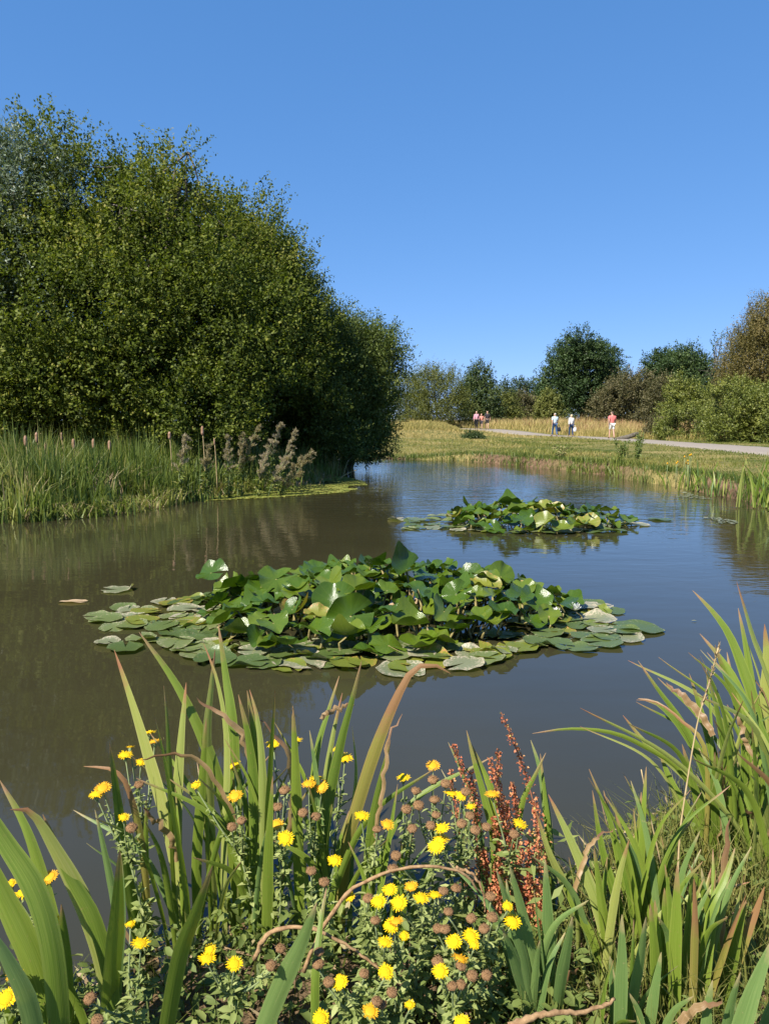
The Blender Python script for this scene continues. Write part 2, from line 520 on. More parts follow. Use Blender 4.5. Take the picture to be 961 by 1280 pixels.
def closed_spline(p, per):
    out = []
    n = len(p)
    for i in range(n):
        a, b, c, d = p[i - 1], p[i], p[(i + 1) % n], p[(i + 2) % n]
        for f in np.linspace(0, 1, per, endpoint=False):
            out.append(0.5 * (2 * b + (c - a) * f + (2 * a - 5 * b + 4 * c - d) * f * f + (3 * b - a - 3 * c + d) * f ** 3))
    return np.array(out)


SHORE = closed_spline(POND, 4)
SHORE = SHORE + (np.stack((n2(SHORE[:, 0], SHORE[:, 1], 1.7, 3.1), n2(SHORE[:, 0], SHORE[:, 1], 1.7, 9.4)), 1) - 0.5) * np.minimum(0.35, SHORE[:, 1:2] * 0.04)


def shore_dist(x, y):
    """signed distance to the water's edge, positive on land"""
    x, y = np.asarray(x, dtype=float), np.asarray(y, dtype=float)
    shp = x.shape
    x, y = x.ravel(), y.ravel()
    best = np.full(x.shape, 1e9)
    inside = np.zeros(x.shape, bool)
    n = len(SHORE)
    for i in range(n):
        a, b = SHORE[i], SHORE[(i + 1) % n]
        d = b - a
        t = np.clip(((x - a[0]) * d[0] + (y - a[1]) * d[1]) / (d @ d), 0, 1)
        best = np.minimum(best, (x - a[0] - t * d[0]) ** 2 + (y - a[1] - t * d[1]) ** 2)
        c = (a[1] > y) != (b[1] > y)
        if c.any():
            xi = a[0] + (y - a[1]) / (d[1] if abs(d[1]) > 1e-9 else 1e-9) * d[0]
            inside ^= c & (x < xi)
    s = np.sqrt(best)
    return np.where(inside, -s, s).reshape(shp)


PATH = spline([(11.2, 6), (12.2, 17), (13.0, 25), (14.2, 35), (15.0, 44), (14.9, 50), (13.8, 57), (11.9, 64), (9.2, 69.5), (5.6, 73), (1, 76), (-7, 80), (-20, 84)], 220)
PATH_W = 1.45


def path_dist(x, y):
    x, y = np.asarray(x, dtype=float), np.asarray(y, dtype=float)
    best = np.full(x.shape, 1e9)
    for c in PATH[::2]:
        best = np.minimum(best, (x - c[0]) ** 2 + (y - c[1]) ** 2)
    return np.sqrt(best)


def level(x, y):
    """the lie of the land away from the water's edge"""
    z = 0.27 + 0.0 * x
    z = z + 0.17 * np.exp(-(((x - 14) / 9) ** 2 + ((y - 22) / 14) ** 2))
    z = z + 0.45 * sstep(y, 60, 72)
    z = z + 1.05 * np.exp(-(((x - 3.2) / 3.5) ** 2 + ((y - 60) / 7.0) ** 2))
    z = z + 0.35 * np.exp(-(((x - 1.0) / 4.5) ** 2 + ((y - 46) / 9.0) ** 2))
    z = z + 0.5 * np.exp(-(((x + 7) / 6) ** 2 + ((y - 20) / 9) ** 2))
    z = z - 0.17 * sstep(-y, -6, -2.5)
    return z


def ground_z(x, y, pd=None):
    x, y = np.asarray(x, dtype=float), np.asarray(y, dtype=float)
    s = shore_dist(x, y)
    lv = level(x, y)
    bank = 0.22 * sstep(x, 1, 4) * sstep(y, 9, 13) + 0.06
    land = bank * sstep(s, 0.0, 0.16) + (lv - bank) * sstep(s, 0.1, 5.0)
    land = land * sstep(s, -0.02, 0.1) + 0.0
    rough = (n2(x, y, 0.9, 1.7) - 0.5) * 0.10 + (n2(x, y, 0.25, 5.7) - 0.5) * 0.18 * sstep(y, 8, 30)
    pd = path_dist(x, y) if pd is None else pd
    land = land + rough * sstep(s, 0.15, 1.5) * sstep(pd, 1.6, 4.0) * sstep(y, 1.5, 6)
    wet = -0.06 - 0.5 * sstep(-s, 0.0, 1.2)
    return np.where(s > 0, np.maximum(land, 0.012), wet)


def axis_pts(fine_lo, fine_hi, step, lo, hi, grow=1.16):
    a = list(np.arange(fine_lo, fine_hi + 1e-6, step))
    d = step
    while a[-1] < hi:
        d *= grow
        a.append(a[-1] + d)
    d = step
    while a[0] > lo:
        d *= grow
        a.insert(0, a[0] - d)
    return np.array(a)


gx = axis_pts(-9, 9, 0.16, -2500, 2500, 1.10)
gy = axis_pts(0.6, 30, 0.16, -300, 3500, 1.07)
GX, GY = np.meshgrid(gx, gy)
PD = path_dist(GX, GY)
GZ = ground_z(GX, GY, PD)
GZ = GZ - 0.03 * (PD < PATH_W + 0.3)
SD = shore_dist(GX, GY)
nx, ny = len(gx), len(gy)
gi = np.arange((ny - 1))[:, None] * nx + np.arange(nx - 1)[None]
gq = np.stack((gi, gi + 1, gi + nx + 1, gi + nx), -1).reshape(-1, 4)

m, nt, b, out = new_mat('turf_and_earth')
pos = geo_pos(nt)
big, mid_n, fine = noise(nt, 0.22, 4, pos), noise(nt, 2.2, 4, pos), noise(nt, 30, 3, pos)
green = ramp(nt, mid_n, [(0.3, (0.055, 0.075, 0.016)), (0.7, (0.115, 0.125, 0.030))])
dry = ramp(nt, fine, [(0.3, (0.19, 0.15, 0.055)), (0.7, (0.31, 0.25, 0.10))])
turf = mix(nt, ramp(nt, math_n(nt, 'ADD', math_n(nt, 'MULTIPLY', big, 0.7), math_n(nt, 'MULTIPLY', mid_n, 0.3)), [(0.42, (0, 0, 0)), (0.60, (1, 1, 1))]), green, dry)
soil = ramp(nt, noise(nt, 7, 5, pos), [(0.3, (0.055, 0.036, 0.022)), (0.55, (0.15, 0.095, 0.058)), (0.75, (0.25, 0.165, 0.105))])
c = mix(nt, attr(nt, 'soil'), turf, soil)
nt.links.new(c, b.inputs['Base Color'])
b.inputs['Roughness'].default_value = 0.95
b.inputs['Specular IOR Level'].default_value = 0.1
bump(nt, math_n(nt, 'ADD', fine, mid_n), 0.8, 0.05, b)
M['ground'] = m
soil_w = np.clip(1 - sstep(SD, 0.16, 0.42), 0, 1) * sstep(n2(GX, GY, 0.5, 3.9), 0.30, 0.55)
soil_w = np.maximum(soil_w, 0.9 * ((GY < 3.0) & (GX < 1.3)) * (1 - sstep(SD, 0.6, 1.4)))
tag(link('ground', mesh_from('ground', np.stack((GX, GY, GZ), -1), gq, None, M['ground'], {'soil': soil_w}, True)), kind='structure')

# water
m, nt, b, out = new_mat('pond_water')
pos = geo_pos(nt)
sep = nt.nodes.new('ShaderNodeSeparateXYZ')
nt.links.new(pos, sep.inputs[0])
mp = nt.nodes.new('ShaderNodeMapping')
mp.inputs['Scale'].default_value = (0.75, 1.6, 1)
nt.links.new(pos, mp.inputs['Vector'])
r1 = noise(nt, 3.2, 2, mp.outputs[0])
r2 = noise(nt, 9.0, 2, mp.outputs[0])
wind = math_n(nt, 'MULTIPLY', ramp(nt, noise(nt, 0.16, 2, pos), [(0.36, (0.15, 0.15, 0.15)), (0.62, (1, 1, 1))]),
              ramp(nt, math_n(nt, 'DIVIDE', sep.outputs[1], 30.0), [(0.17, (0.06, 0.06, 0.06)), (0.30, (0.30, 0.30, 0.30)), (0.46, (1, 1, 1))]))
hgt = math_n(nt, 'MULTIPLY', math_n(nt, 'ADD', math_n(nt, 'MULTIPLY', r1, 0.7), math_n(nt, 'MULTIPLY', r2, 0.3)), wind)
hgt = math_n(nt, 'ADD', hgt, math_n(nt, 'MULTIPLY', noise(nt, 1.1, 2, mp.outputs[0]), 0.16))
murk = ramp(nt, noise(nt, 0.5, 3, pos), [(0.3, (0.030, 0.0275, 0.013)), (0.7, (0.038, 0.034, 0.0165))])
nt.links.new(murk, b.inputs['Base Color'])
b.inputs['Roughness'].default_value = 0.03
b.inputs['IOR'].default_value = 1.5
bump(nt, hgt, 0.55, 0.045, b)
M['water'] = m
tag(link('water', mesh_from('water', [(-22, .3, 0), (14, .3, 0), (14, 32, 0), (-22, 32, 0)], [[0, 1, 2, 3]], None, m)), kind='structure')

# path
m, nt, b, out = new_mat('path_gravel')
pos = geo_pos(nt)
c = ramp(nt, noise(nt, 24, 5, pos), [(0.3, (0.20, 0.165, 0.13)), (0.7, (0.29, 0.245, 0.20))])
c = mix(nt, ramp(nt, noise(nt, 0.6, 3, pos), [(0.45, (0, 0, 0)), (0.75, (0.5, 0.5, 0.5))]), c, (0.25, 0.23, 0.17))
nt.links.new(c, b.inputs['Base Color'])
b.inputs['Roughness'].default_value = 0.95
bump(nt, noise(nt, 60, 3, pos), 0.5, 0.02, b)
tan = unit(np.gradient(PATH, axis=0))
nrm2 = np.stack((-tan[:, 1], tan[:, 0]), 1)
offs = np.array((-1, -0.96, -0.5, 0, 0.5, 0.96, 1.0))
pv = []
for i, c0 in enumerate(PATH):
    wv = PATH_W * (1 + 0.10 * math.sin(i * 1.3) * math.sin(i * 0.37))
    for k in offs:
        p2 = c0 + nrm2[i] * k * wv
        pv.append((p2[0], p2[1], 0))
pv = np.array(pv)
pv[:, 2] = ground_z(pv[:, 0], pv[:, 1]) + 0.012 + np.tile(np.where(np.abs(offs) == 1, -0.06, 0), len(PATH))
k = len(offs)
ii = np.arange(len(PATH) - 1)[:, None] * k + np.arange(k - 1)[None]
pq = np.stack((ii, ii + 1, ii + k + 1, ii + k), -1).reshape(-1, 4)
tag(link('path', mesh_from('path', pv, pq, None, m)), kind='structure')


# ------------------------------------------------------------------ grasses (nobody could count them)
def wedge(n, d0, d1, a0, a1, power=1.0):
    """points spread over a sector ahead, denser near"""
    u = rng.random(n)
    d = d0 * (d1 / d0) ** u
    a = np.radians(rng.uniform(a0, a1, n))
    return d * np.tan(a), d


# short turf between pond and path, far bank
x, y = wedge(150000, 9, 75, -12, 36)
s, pd = shore_dist(x, y), path_dist(x, y)
ok = (s > 0.12) & (pd > PATH_W - 0.05 + rng.normal(0, 0.12, len(x))) & ((x > -1.5) | (y > 28))
x, y, s, pd = x[ok], y[ok], s[ok], pd[ok]
z = ground_z(x, y, pd)
dd = np.hypot(x, y)
tuss = n2(x, y, 0.55, 2.2)
dryn = n2(x, y, 0.20, 8.8) * 0.6 + tuss * 0.5
lawnish = sstep(x, 5.5, 9) * (1 - sstep(y, 30, 44))
h = (0.07 + 0.20 * tuss ** 2 * rng.uniform(0.5, 1.3, len(x))) * (1 - 0.6 * lawnish) + 0.12 * (1 - sstep(s, 0.1, 0.8))
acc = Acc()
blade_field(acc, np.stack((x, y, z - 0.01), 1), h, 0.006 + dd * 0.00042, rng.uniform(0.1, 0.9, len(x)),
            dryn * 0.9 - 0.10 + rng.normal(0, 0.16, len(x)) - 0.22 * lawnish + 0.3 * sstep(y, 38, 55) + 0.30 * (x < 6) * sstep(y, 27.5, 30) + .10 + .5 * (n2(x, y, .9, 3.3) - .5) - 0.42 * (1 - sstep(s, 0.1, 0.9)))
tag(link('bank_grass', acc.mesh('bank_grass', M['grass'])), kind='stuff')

# green sedge fringe hanging over the far water edge
idx = rng.integers(0, len(SHORE), 60000)
f = rng.random(60000)[:, None]
pp = SHORE[idx] * (1 - f) + SHORE[(idx + 1) % len(SHORE)] * f
pp = pp + rng.normal(0, 0.16, pp.shape)
patch = n2(pp[:, 0], pp[:, 1], 0.9, 4.4)
ok = (pp[:, 1] > 9) & ((pp[:, 0] > -1.2) & (pp[:, 1] > 20) | (pp[:, 0] > 3)) & (rng.random(60000) < 0.25 + 1.1 * (patch - 0.35))
pp, patch = pp[ok], patch[ok]
sf = shore_dist(pp[:, 0], pp[:, 1])
ok = (sf > -0.05) & (sf < 0.5)
pp, patch = pp[ok], patch[ok]
zz = np.maximum(ground_z(pp[:, 0], pp[:, 1]), 0)
acc = Acc()
blade_field(acc, np.column_stack((pp, zz - 0.02)), 0.14 + 0.42 * patch ** 1.5 * rng.uniform(0.4, 1.2, len(pp)), 0.010 + pp[:, 1] * 0.0004,
            rng.uniform(0.1, 0.8, len(pp)), 0.12 + 0.35 * n2(pp[:, 0], pp[:, 1], 0.4, 7.7) + rng.normal(0, 0.16, len(pp)))
tag(link('shore_sedge', acc.mesh('shore_sedge', M['reed'])), kind='stuff')

# tall dry meadow beyond the path
x, y = wedge(150000, 44, 170, -6, 36)
pd = path_dist(x, y)
pxy = np.interp(y, PATH[:, 1], PATH[:, 0])
beyond = ((x > pxy + 0.5) & (pd > PATH_W + 0.5)) | (y > 80) | ((pd > PATH_W + 0.6) & (y > 52) & (x < 5.5))
x, y = x[beyond], y[beyond]
pd = path_dist(x, y)
x, y = x[pd > PATH_W + 0.5], y[pd > PATH_W + 0.5]
z = ground_z(x, y)
cl = n2(x, y, 0.35, 6.1)
mound = np.exp(-(((x - 3.6) / 6) ** 2 + ((y - 60) / 9.0) ** 2))
h = (0.40 + 1.0 * cl * rng.uniform(0.5, 1.3, len(x))) * (1 - 0.6 * mound) * (0.55 + 0.45 * sstep(path_dist(x, y), 1.9, 5))
acc = Acc()
blade_field(acc, np.stack((x, y, z - 0.02), 1), h, 0.012 + y * 0.00038, rng.uniform(0.05, 0.6, len(x)),
            0.08 + 0.62 * n2(x, y, 0.22, 1.3) + rng.normal(0, 0.19, len(x)) + 0.34 * sstep(h, 0.7, 1.15) - 0.1 * mound)
tag(link('dry_meadow_grass', acc.mesh('dry_meadow_grass', M['meadow'])), kind='stuff')


# ------------------------------------------------------------------ trees
def crown_mesh(name, blobs, mat, sprigs, per, sp_len, leaf, leaf_w, up=0.5, thr=0.38, freq=0.85, droop=0.0, depth=0.55, var_bias=0.0, spread=0.9, clumps=None):
    """leafy sprigs through the outer part of several overlapping lumps; gaps where a noise field is low"""
    C = np.array([b_[0] for b_ in blobs], dtype=float)
    R = np.array([b_[1] for b_ in blobs], dtype=float)
    if clumps:                     # smaller boughs standing proud of the main lumps
        nc, r0, r1 = clumps
        ar = R[:, 0] * R[:, 2]
        pk = rng.choice(len(C), nc, p=ar / ar.sum())
        dd_ = unit(rng.normal(size=(nc, 3)) * np.array((1, 1, .9)))
        cc = C[pk] + dd_ * R[pk] * rng.uniform(.74, .92, (nc, 1))
        rr = rng.uniform(r0, r1, (nc, 1)) * np.array((1.0, 1.0, 1.15))
        R = R * 0.86
        C, R = np.vstack((C, cc)), np.vstack((R, rr))
    area = (R[:, 0] * R[:, 1] + R[:, 1] * R[:, 2] + R[:, 0] * R[:, 2])
    pick = rng.choice(len(C), sprigs, p=area / area.sum())
    d = unit(rng.normal(size=(sprigs, 3)))
    rad = 1 - depth * rng.random(sprigs) ** 1.6
    lump = 0.74 + 0.46 * vnoise(d * 2.9 + pick[:, None] * 7.7)
    p = C[pick] + d * R[pick] * (rad * lump)[:, None]
    keep = np.ones(sprigs, bool)
    for i in range(len(C)):
        q = np.linalg.norm((p - C[i]) / R[i], axis=1)
        keep &= (q > 1 - depth * 1.05) | (pick == i)
    g = vnoise(p * freq) * 0.65 + vnoise(p * freq * 2.7) * 0.35
    keep &= g > thr - 0.10 * (1 - rad)
    keep &= p[:, 2] > 0.15
    p, d, g = p[keep], d[keep], g[keep]
    n = len(p)
    ax = unit(d * np.array((1, 1, 0.6)) + np.array((0, 0, up)) + rng.normal(0, 0.35, (n, 3)) - np.array((0, 0, droop)))
    Ls = sp_len * rng.uniform(0.6, 1.35, n)
    k = np.arange(per) / per
    tt = (k[None] + rng.uniform(0, 1 / per, (n, per)))
    pos = p[:, None] + ax[:, None] * (tt * Ls[:, None])[..., None]
    pos = pos.reshape(-1, 3) + rng.normal(0, leaf * 0.45, (n * per, 3))
    axl = np.repeat(ax, per, 0) * 0.55 + unit(rng.normal(size=(n * per, 3))) * spread
    out_n = np.repeat(d, per, 0) * 0.5 + np.array((0, 0, 0.7)) + rng.normal(0, 0.55, (n * per, 3))
    var = np.clip(0.45 + (np.repeat(g, per) - 0.5) * 0.9 + np.repeat(rng.normal(0, .10, n), per) + var_bias + rng.normal(0, 0.17, n * per) + 0.18 * (tt.ravel() - 0.5), 0, 1)  # tone follows the gap noise: lit clumps and dark hollows painted into leaf colour
    sz = leaf * rng.uniform(0.65, 1.25, n * per)
    acc = Acc()
    kite_leaves(acc, pos, axl, out_n, sz, sz * leaf_w, var)
    return acc.mesh(name, mat), p


def tree(name, label, cat, base, blobs, mat, sprigs, per=26, sp_len=0.55, leaf=0.075, leaf_w=0.62, trunk_r=0.14, trunk_h=2.2, n_limbs=7, group=None, stems=1, back=1.0, **kw):
    bx, by = base[0] * back, base[1] * back
    blobs = [((c_[0] * back, c_[1] * back, H_CAM + (c_[2] - H_CAM) * back), tuple(q_ * back for q_ in r_)) for c_, r_ in blobs]
    bz = float(ground_z(np.array([bx]), np.array([by]))[0]) - 0.05
    t = thing(name, label, cat, (bx, by, bz), group)
    me, sp_pts = crown_mesh('crown', blobs, mat, sprigs, per, sp_len, leaf, leaf_w, **kw)
    put('crown', me, t)
    for s_ in range(stems):
        ang = 2 * math.pi * s_ / max(stems, 1) + 0.7
        r0 = 0.0 if stems == 1 else 0.22
        lean = 0.0 if stems == 1 else 0.45
        a = Acc()
        pts = spline([(bx + r0 * math.cos(ang), by + r0 * math.sin(ang), bz), (bx + (r0 + .25 * lean) * math.cos(ang) + .06, by + (r0 + .25 * lean) * math.sin(ang), bz + trunk_h * .5),
                      (bx + (r0 + lean) * math.cos(ang), by + (r0 + lean) * math.sin(ang) + .05, bz + trunk_h)], 9)
        tube(a, pts, np.linspace(trunk_r * 1.25, trunk_r * .72, 9) * (1 + 0.06 * np.sin(np.arange(9) * 2.1)), 9)
        put('trunk', a.mesh('trunk', M['bark'], True), t)
        top = pts[-1]
        k = max(2, n_limbs // stems)
        far = sp_pts[rng.permutation(len(sp_pts))[:k * 40]]
        for j in range(k):
            cand = far[j::k]
            goal = cand[np.argmax(cand[:, 2] + rng.normal(0, 1.2, len(cand)))] if len(cand) else top + np.array((0, 0, 1))
            a = Acc()
            start = pts[rng.integers(5, 9)]
            midp = start * .45 + goal * .55 + np.array((0, 0, 0.14 * np.linalg.norm(goal - start)))
            lp = spline([start, start * .75 + midp * .25 + np.array((0, 0, .1)), midp, goal], 9)
            tube(a, lp, np.linspace(trunk_r * .5, trunk_r * .08, 9), 6)
            for _ in range(7):
                i0 = rng.integers(3, 9)
                g2 = sp_pts[np.argmin(np.linalg.norm(sp_pts - (lp[i0] + rng.normal(0, .9, 3)), axis=1))]
                if np.linalg.norm(g2 - lp[i0]) < 3:
                    tube(a, spline([lp[i0], (lp[i0] + g2) / 2 + rng.normal(0, .08, 3), g2], 5), np.linspace(trunk_r * .16, trunk_r * .04, 5), 4)
            put('limb', a.mesh('limb', M['bark'], True), t)
    return t


# big trees on the left bank
tree('alder_tree', 'broad dark alder behind the reeds, its wide sunlit face the largest crown of all', 'tree', (-4.6, 15.2),
     [((-5.3, 15.0, 3.6), (2.7, 2.2, 2.7)), ((-5.0, 15.6, 5.15), (2.2, 1.8, 1.5)), ((-3.7, 14.4, 2.8), (1.9, 1.6, 1.9)), ((-6.6, 14.6, 2.7), (1.9, 1.7, 2.1)), ((-5.4, 13.9, 1.9), (2.3, 1.1, 1.3)), ((-3.5, 14.0, 1.8), (1.5, 1.1, 1.1))],
     M['alder'], 9500, 24, back=1.11, clumps=(70, .45, .85), trunk_r=0.17, trunk_h=2.4, n_limbs=9, up=0.7)
tree('alder_tree', 'tall alder with a pointed top against the sky, pale trunk above the feathery weeds', 'tree', (-3.1, 16.4),
     [((-3.7, 17.0, 3.8), (2.0, 2.0, 2.6)), ((-4.0, 16.8, 5.35), (1.3, 1.4, 1.5)), ((-2.9, 16.2, 2.9), (1.7, 1.6, 2.0)), ((-2.8, 16.9, 4.4), (1.0, 1.4, 1.5)), ((-4.7, 16.9, 5.0), (1.1, 1.2, 1.45)), ((-2.9, 16.6, 1.5), (1.6, 1.2, 1.5)), ((-4.4, 16.4, 1.5), (1.7, 1.2, 1.5))],
     M['alder'], 9000, 24, back=1.14, clumps=(55, .4, .75), trunk_r=0.16, trunk_h=2.4, n_limbs=8, up=0.85)
tree('sallow_tree', 'dark sallow sloping down to the right of the tall alders over the inlet', 'tree', (-2.4, 19.4),
     [((-3.2, 19.8, 3.9), (1.8, 2.0, 2.6)), ((-2.2, 19.4, 2.8), (1.5, 1.7, 2.1)), ((-2.15, 20.4, 3.9), (.9, 1.5, 1.3)), ((-1.75, 20.6, 3.1), (.8, 1.2, 1.6)), ((-3.5, 19.8, 5.5), (1.15, 1.3, 1.4)), ((-2.2, 18.9, 1.4), (1.3, 1.1, 1.4)), ((-3.2, 18.4, 1.5), (1.5, 1.2, 1.5))],
     M['sallow'], 8500, 24, back=1.05, clumps=(50, .4, .7), leaf=0.085, leaf_w=0.42, trunk_r=0.13, n_limbs=8, stems=2, up=0.75)
tree('sallow_bush', 'rounded sallow bush at the end of the tree row, leaning low over the water', 'tree', (-1.3, 22.2),
     [((-1.2, 22.4, 2.7), (1.5, 1.8, 2.0)), ((-.75, 22.4, 2.0), (1.0, 1.4, 1.55)), ((-.95, 22.6, 3.65), (.95, 1.2, 1.0)), ((-1.5, 21.4, 1.4), (1.1, 1.1, 1.2)), ((-.6, 23.0, 3.0), (.7, 1.0, 1.1)), ((-1.3, 22.0, 1.0), (1.2, 1.2, 1.05)), ((-.8, 22.3, 1.15), (.75, .9, .85)), ((-2.0, 21.8, 1.0), (1.0, 1.0, 1.1)), ((-1.25, 21.1, .75), (.9, .6, .8)), ((-1.3, 20.75, .42), (1.0, .45, .5)), ((-1.55, 22.3, 3.5), (.9, 1.0, 1.2)), ((-.95, 21.2, .6), (.7, .5, .55))],
     M['sallow'], 8000, 24, clumps=(45, .35, .6), leaf=0.095, leaf_w=0.36, trunk_r=0.10, trunk_h=1.4, n_limbs=8, stems=3, up=0.8, sp_len=0.65)
tree('grey_willow_tree', 'pale grey-green willow rising behind the alder at the edge of the row', 'tree', (-8.0, 16.8),
     [((-8.6, 17.0, 4.6), (1.9, 1.8, 3.0)), ((-7.9, 16.6, 6.2), (1.25, 1.2, 1.35)), ((-9.6, 16.4, 3.4), (1.9, 1.6, 2.4))],
     M['willow_grey'], 4200, 24, leaf=0.10, leaf_w=0.28, trunk_r=0.16, n_limbs=7, up=0.5, droop=0.1)
tree('alder_tree', 'shaded alder filling the row between the grey willow and the broad alder', 'tree', (-6.9, 16.4),
     [((-7.2, 15.9, 3.6), (2.2, 1.9, 2.7)), ((-6.4, 16.2, 5.7), (1.6, 1.6, 1.7)), ((-8.0, 14.4, 2.2), (2.2, 1.5, 1.8))],
     M['alder'], 5600, 24, back=1.08, clumps=(50, .45, .8), trunk_r=0.15, n_limbs=7, up=0.75)

tree('understorey_bush', 'deeply shaded low shrub filling the row underneath the alders', 'bush', (-8.2, 19.6),
     [((-8.6, 19.6, 1.2), (2.4, 1.0, 1.5)), ((-11.4, 19.2, 1.3), (2.2, 1.0, 1.6)), ((-5.6, 20.4, 1.2), (2.0, 1.0, 1.5)), ((-13.6, 18.6, 1.6), (1.8, 1.0, 1.9))],
     M['sallow'], 4200, 20, leaf=.10, trunk_r=.06, trunk_h=.8, n_limbs=6, stems=3)
# far trees and shrubs
FAR = dict(per=16, sp_len=0.9)


def far_tree(name, label, px, d, top_py, w_px, mat, kind='round', sprigs=1500, leaf=0.16, base_z=0.6, **kw):
    X = (px - CX) / F_PX * d
    top = H_CAM + (527 - top_py) / F_PX * d
    W = w_px / F_PX * d * .5
    bl = []
    if kind == 'oak':
        for ax_, az_, rr, rz in ((0, .62, .80, .34), (-.48, .50, .52, .27), (.48, .48, .54, .27), (-.2, .78, .55, .20), (.25, .76, .52, .20), (0, .36, .62, .2), (-.62, .36, .36, .17), (.6, .33, .40, .16)):
            bl.append(((X + ax_ * W, d + rng.normal(0, .15) * W, az_ * top + .3), (rr * W, rr * W, rz * top)))
        th, tr = top * .38, top * .028
    elif kind == 'bush':
        for ax_, az_, rr, rz in ((0, .45, .72, .46), (-.55, .33, .50, .34), (.55, .32, .52, .33), (-.25, .66, .42, .30), (.28, .60, .44, .32)):
            bl.append(((X + ax_ * W, d + rng.normal(0, .2) * W, az_ * top + .1), (rr * W, rr * W * .9, rz * top)))
        th, tr = top * .3, top * .016
    else:
        for ax_, az_, rr, rz in ((0, .50, .80, .40), (-.4, .42, .55, .33), (.4, .40, .56, .33), (.05, .74, .56, .25), (-.2, .25, .6, .25), (.25, .24, .6, .24)):
            bl.append(((X + ax_ * W, d + rng.normal(0, .15) * W, az_ * top + .2), (rr * W, rr * W, rz * top)))
        th, tr = top * .32, top * .020
    kk = dict(FAR)
    kk.update(kw)
    return tree(name, label, 'bush' if 'bush' in name or 'shrub' in name else 'tree', (X, d), bl, mat, sprigs, leaf=leaf, trunk_r=tr, trunk_h=th, n_limbs=6, **kk)


far_tree('oak_tree', 'big round dark oak standing alone in the dry meadow, trunk showing below', 726, 112, 428, 108, M['oak'], 'oak', 7000, 0.27, sp_len=1.2, clumps=(40, .9, 1.6), thr=0.30, freq=.35, up=.3)
far_tree('oak_tree', 'dark oak half hidden behind the brown shrub and the thin sapling', 842, 104, 440, 96, M['oak'], 'oak', 5000, 0.26, sp_len=1.1, clumps=(35, .9, 1.5), thr=0.30, freq=.35, up=.3)
far_tree('willow_bush', 'large olive willow bush behind the grassy mound, beside the dark rounded tree', 545, 76, 457, 88, M['bush_olive'], 'bush', 3200, 0.18, up=.9, leaf_w=.35)
far_tree('willow_bush', 'low olive bush half covered by the sallow at the end of the row', 508, 82, 466, 52, M['bush_olive'], 'bush', 1600, 0.18, up=.9, leaf_w=.35)
far_tree('hawthorn_tree', 'dark rounded tree where the path bends, behind the three far walkers', 597, 84, 458, 52, M['hawthorn'], 'round', 2200, 0.19, up=.6)
far_tree('distant_tree', 'small blue-green tree far off over the hedge, between rounded tree and oak', 652, 175, 478, 40, M['far_leaf'], 'oak', 900, 0.42, sp_len=1.5)
far_tree('distant_tree', 'thin pale tree top just above the hedge next to the dark rounded tree', 630, 140, 477, 24, M['far_leaf'], 'round', 500, 0.32, sp_len=1.2)
far_tree('hedge_shrub', 'olive hedge shrub right behind the three far walkers', 628, 98, 490, 44, M['bush_olive'], 'bush', 1100, 0.2)
far_tree('hedge_shrub', 'brownish hedge shrub in the gap below the distant blue-green tree', 655, 104, 492, 44, M['brown_shrub'], 'bush', 1100, 0.2)
far_tree('hedge_shrub', 'pale yellowish shrub at the foot of the big oak', 684, 92, 490, 34, M['bush_olive'], 'bush', 900, 0.2, var_bias=.25)
far_tree('hedge_shrub', 'low green hedge shrub running behind the meadow towards the oak', 668, 120, 496, 70, M['hawthorn'], 'bush', 900, 0.24)
far_tree('hedge_shrub', 'long dark hedge shrub showing under the crown of the big oak', 728, 128, 500, 90, M['hawthorn'], 'bush', 1200, 0.24)
far_tree('hedge_shrub', 'dark hedge shrub between the big oak and the half hidden oak', 800, 122, 490, 90, M['hawthorn'], 'bush', 1200, 0.24)
far_tree('brown_shrub', 'wide browning shrub to the right of the big oak, behind the man in pink', 786, 78, 464, 96, M['brown_shrub'], 'bush', 3000, 0.17, up=.8)
far_tree('brown_shrub', 'grey-brown shrub squeezed between the wide brown shrub and the thorn bushes', 826, 70, 472, 60, M['brown_shrub'], 'bush', 1600, 0.16, var_bias=-.15)
far_tree('hawthorn_bush', 'bright green thorn bush beyond the path under the dark oak', 862, 58, 474, 76, M['bramble'], 'bush', 3200, 0.13, sp_len=.6, clumps=(22, .5, .9))
far_tree('sapling_tree', 'thin sapling with a sparse wispy top against the sky', 884, 60, 424, 44, M['hawthorn'], 'round', 420, 0.14, sp_len=.8, up=.9)
far_tree('rusty_willow_tree', 'tall loose rusty-brown willow towering over the brambles by the path', 950, 50, 380, 118, M['rust_willow'], 'round', 13000, 0.13, thr=.26, sp_len=.85, up=.9, leaf_w=.4)
far_tree('rusty_willow_tree', 'second rusty willow past the tall one, cut by the picture edge', 1040, 46, 400, 110, M['rust_willow'], 'round', 3000, 0.13, sp_len=.8, up=.9, leaf_w=.4)
far_tree('bramble_bush', 'sunlit bramble thicket next to the path, casting a dark hollow of shade', 934, 39, 484, 120, M['bramble'], 'bush', 5200, 0.10, sp_len=.5, clumps=(26, .5, .9))
far_tree('bramble_bush', 'lower bramble mound between the thorn bush and the path', 868, 45, 508, 88, M['bramble'], 'bush', 2400, 0.10, sp_len=.45, var_bias=-.05)
far_tree('bramble_bush', 'bramble heap at the picture edge beside the path', 1010, 34, 490, 110, M['bramble'], 'bush', 2400, 0.10, sp_len=.5)
far_tree('bramble_bush', 'low tawny weedy bush at the path edge just past the man in pink', 822, 50, 525, 42, M['brown_shrub'], 'bush', 900, 0.10, sp_len=.4)
far_tree('small_bush', 'small dark green bush alone on the grassy far bank', 590, 44, 545, 24, M['hawthorn'], 'bush', 420, 0.09, sp_len=.3)


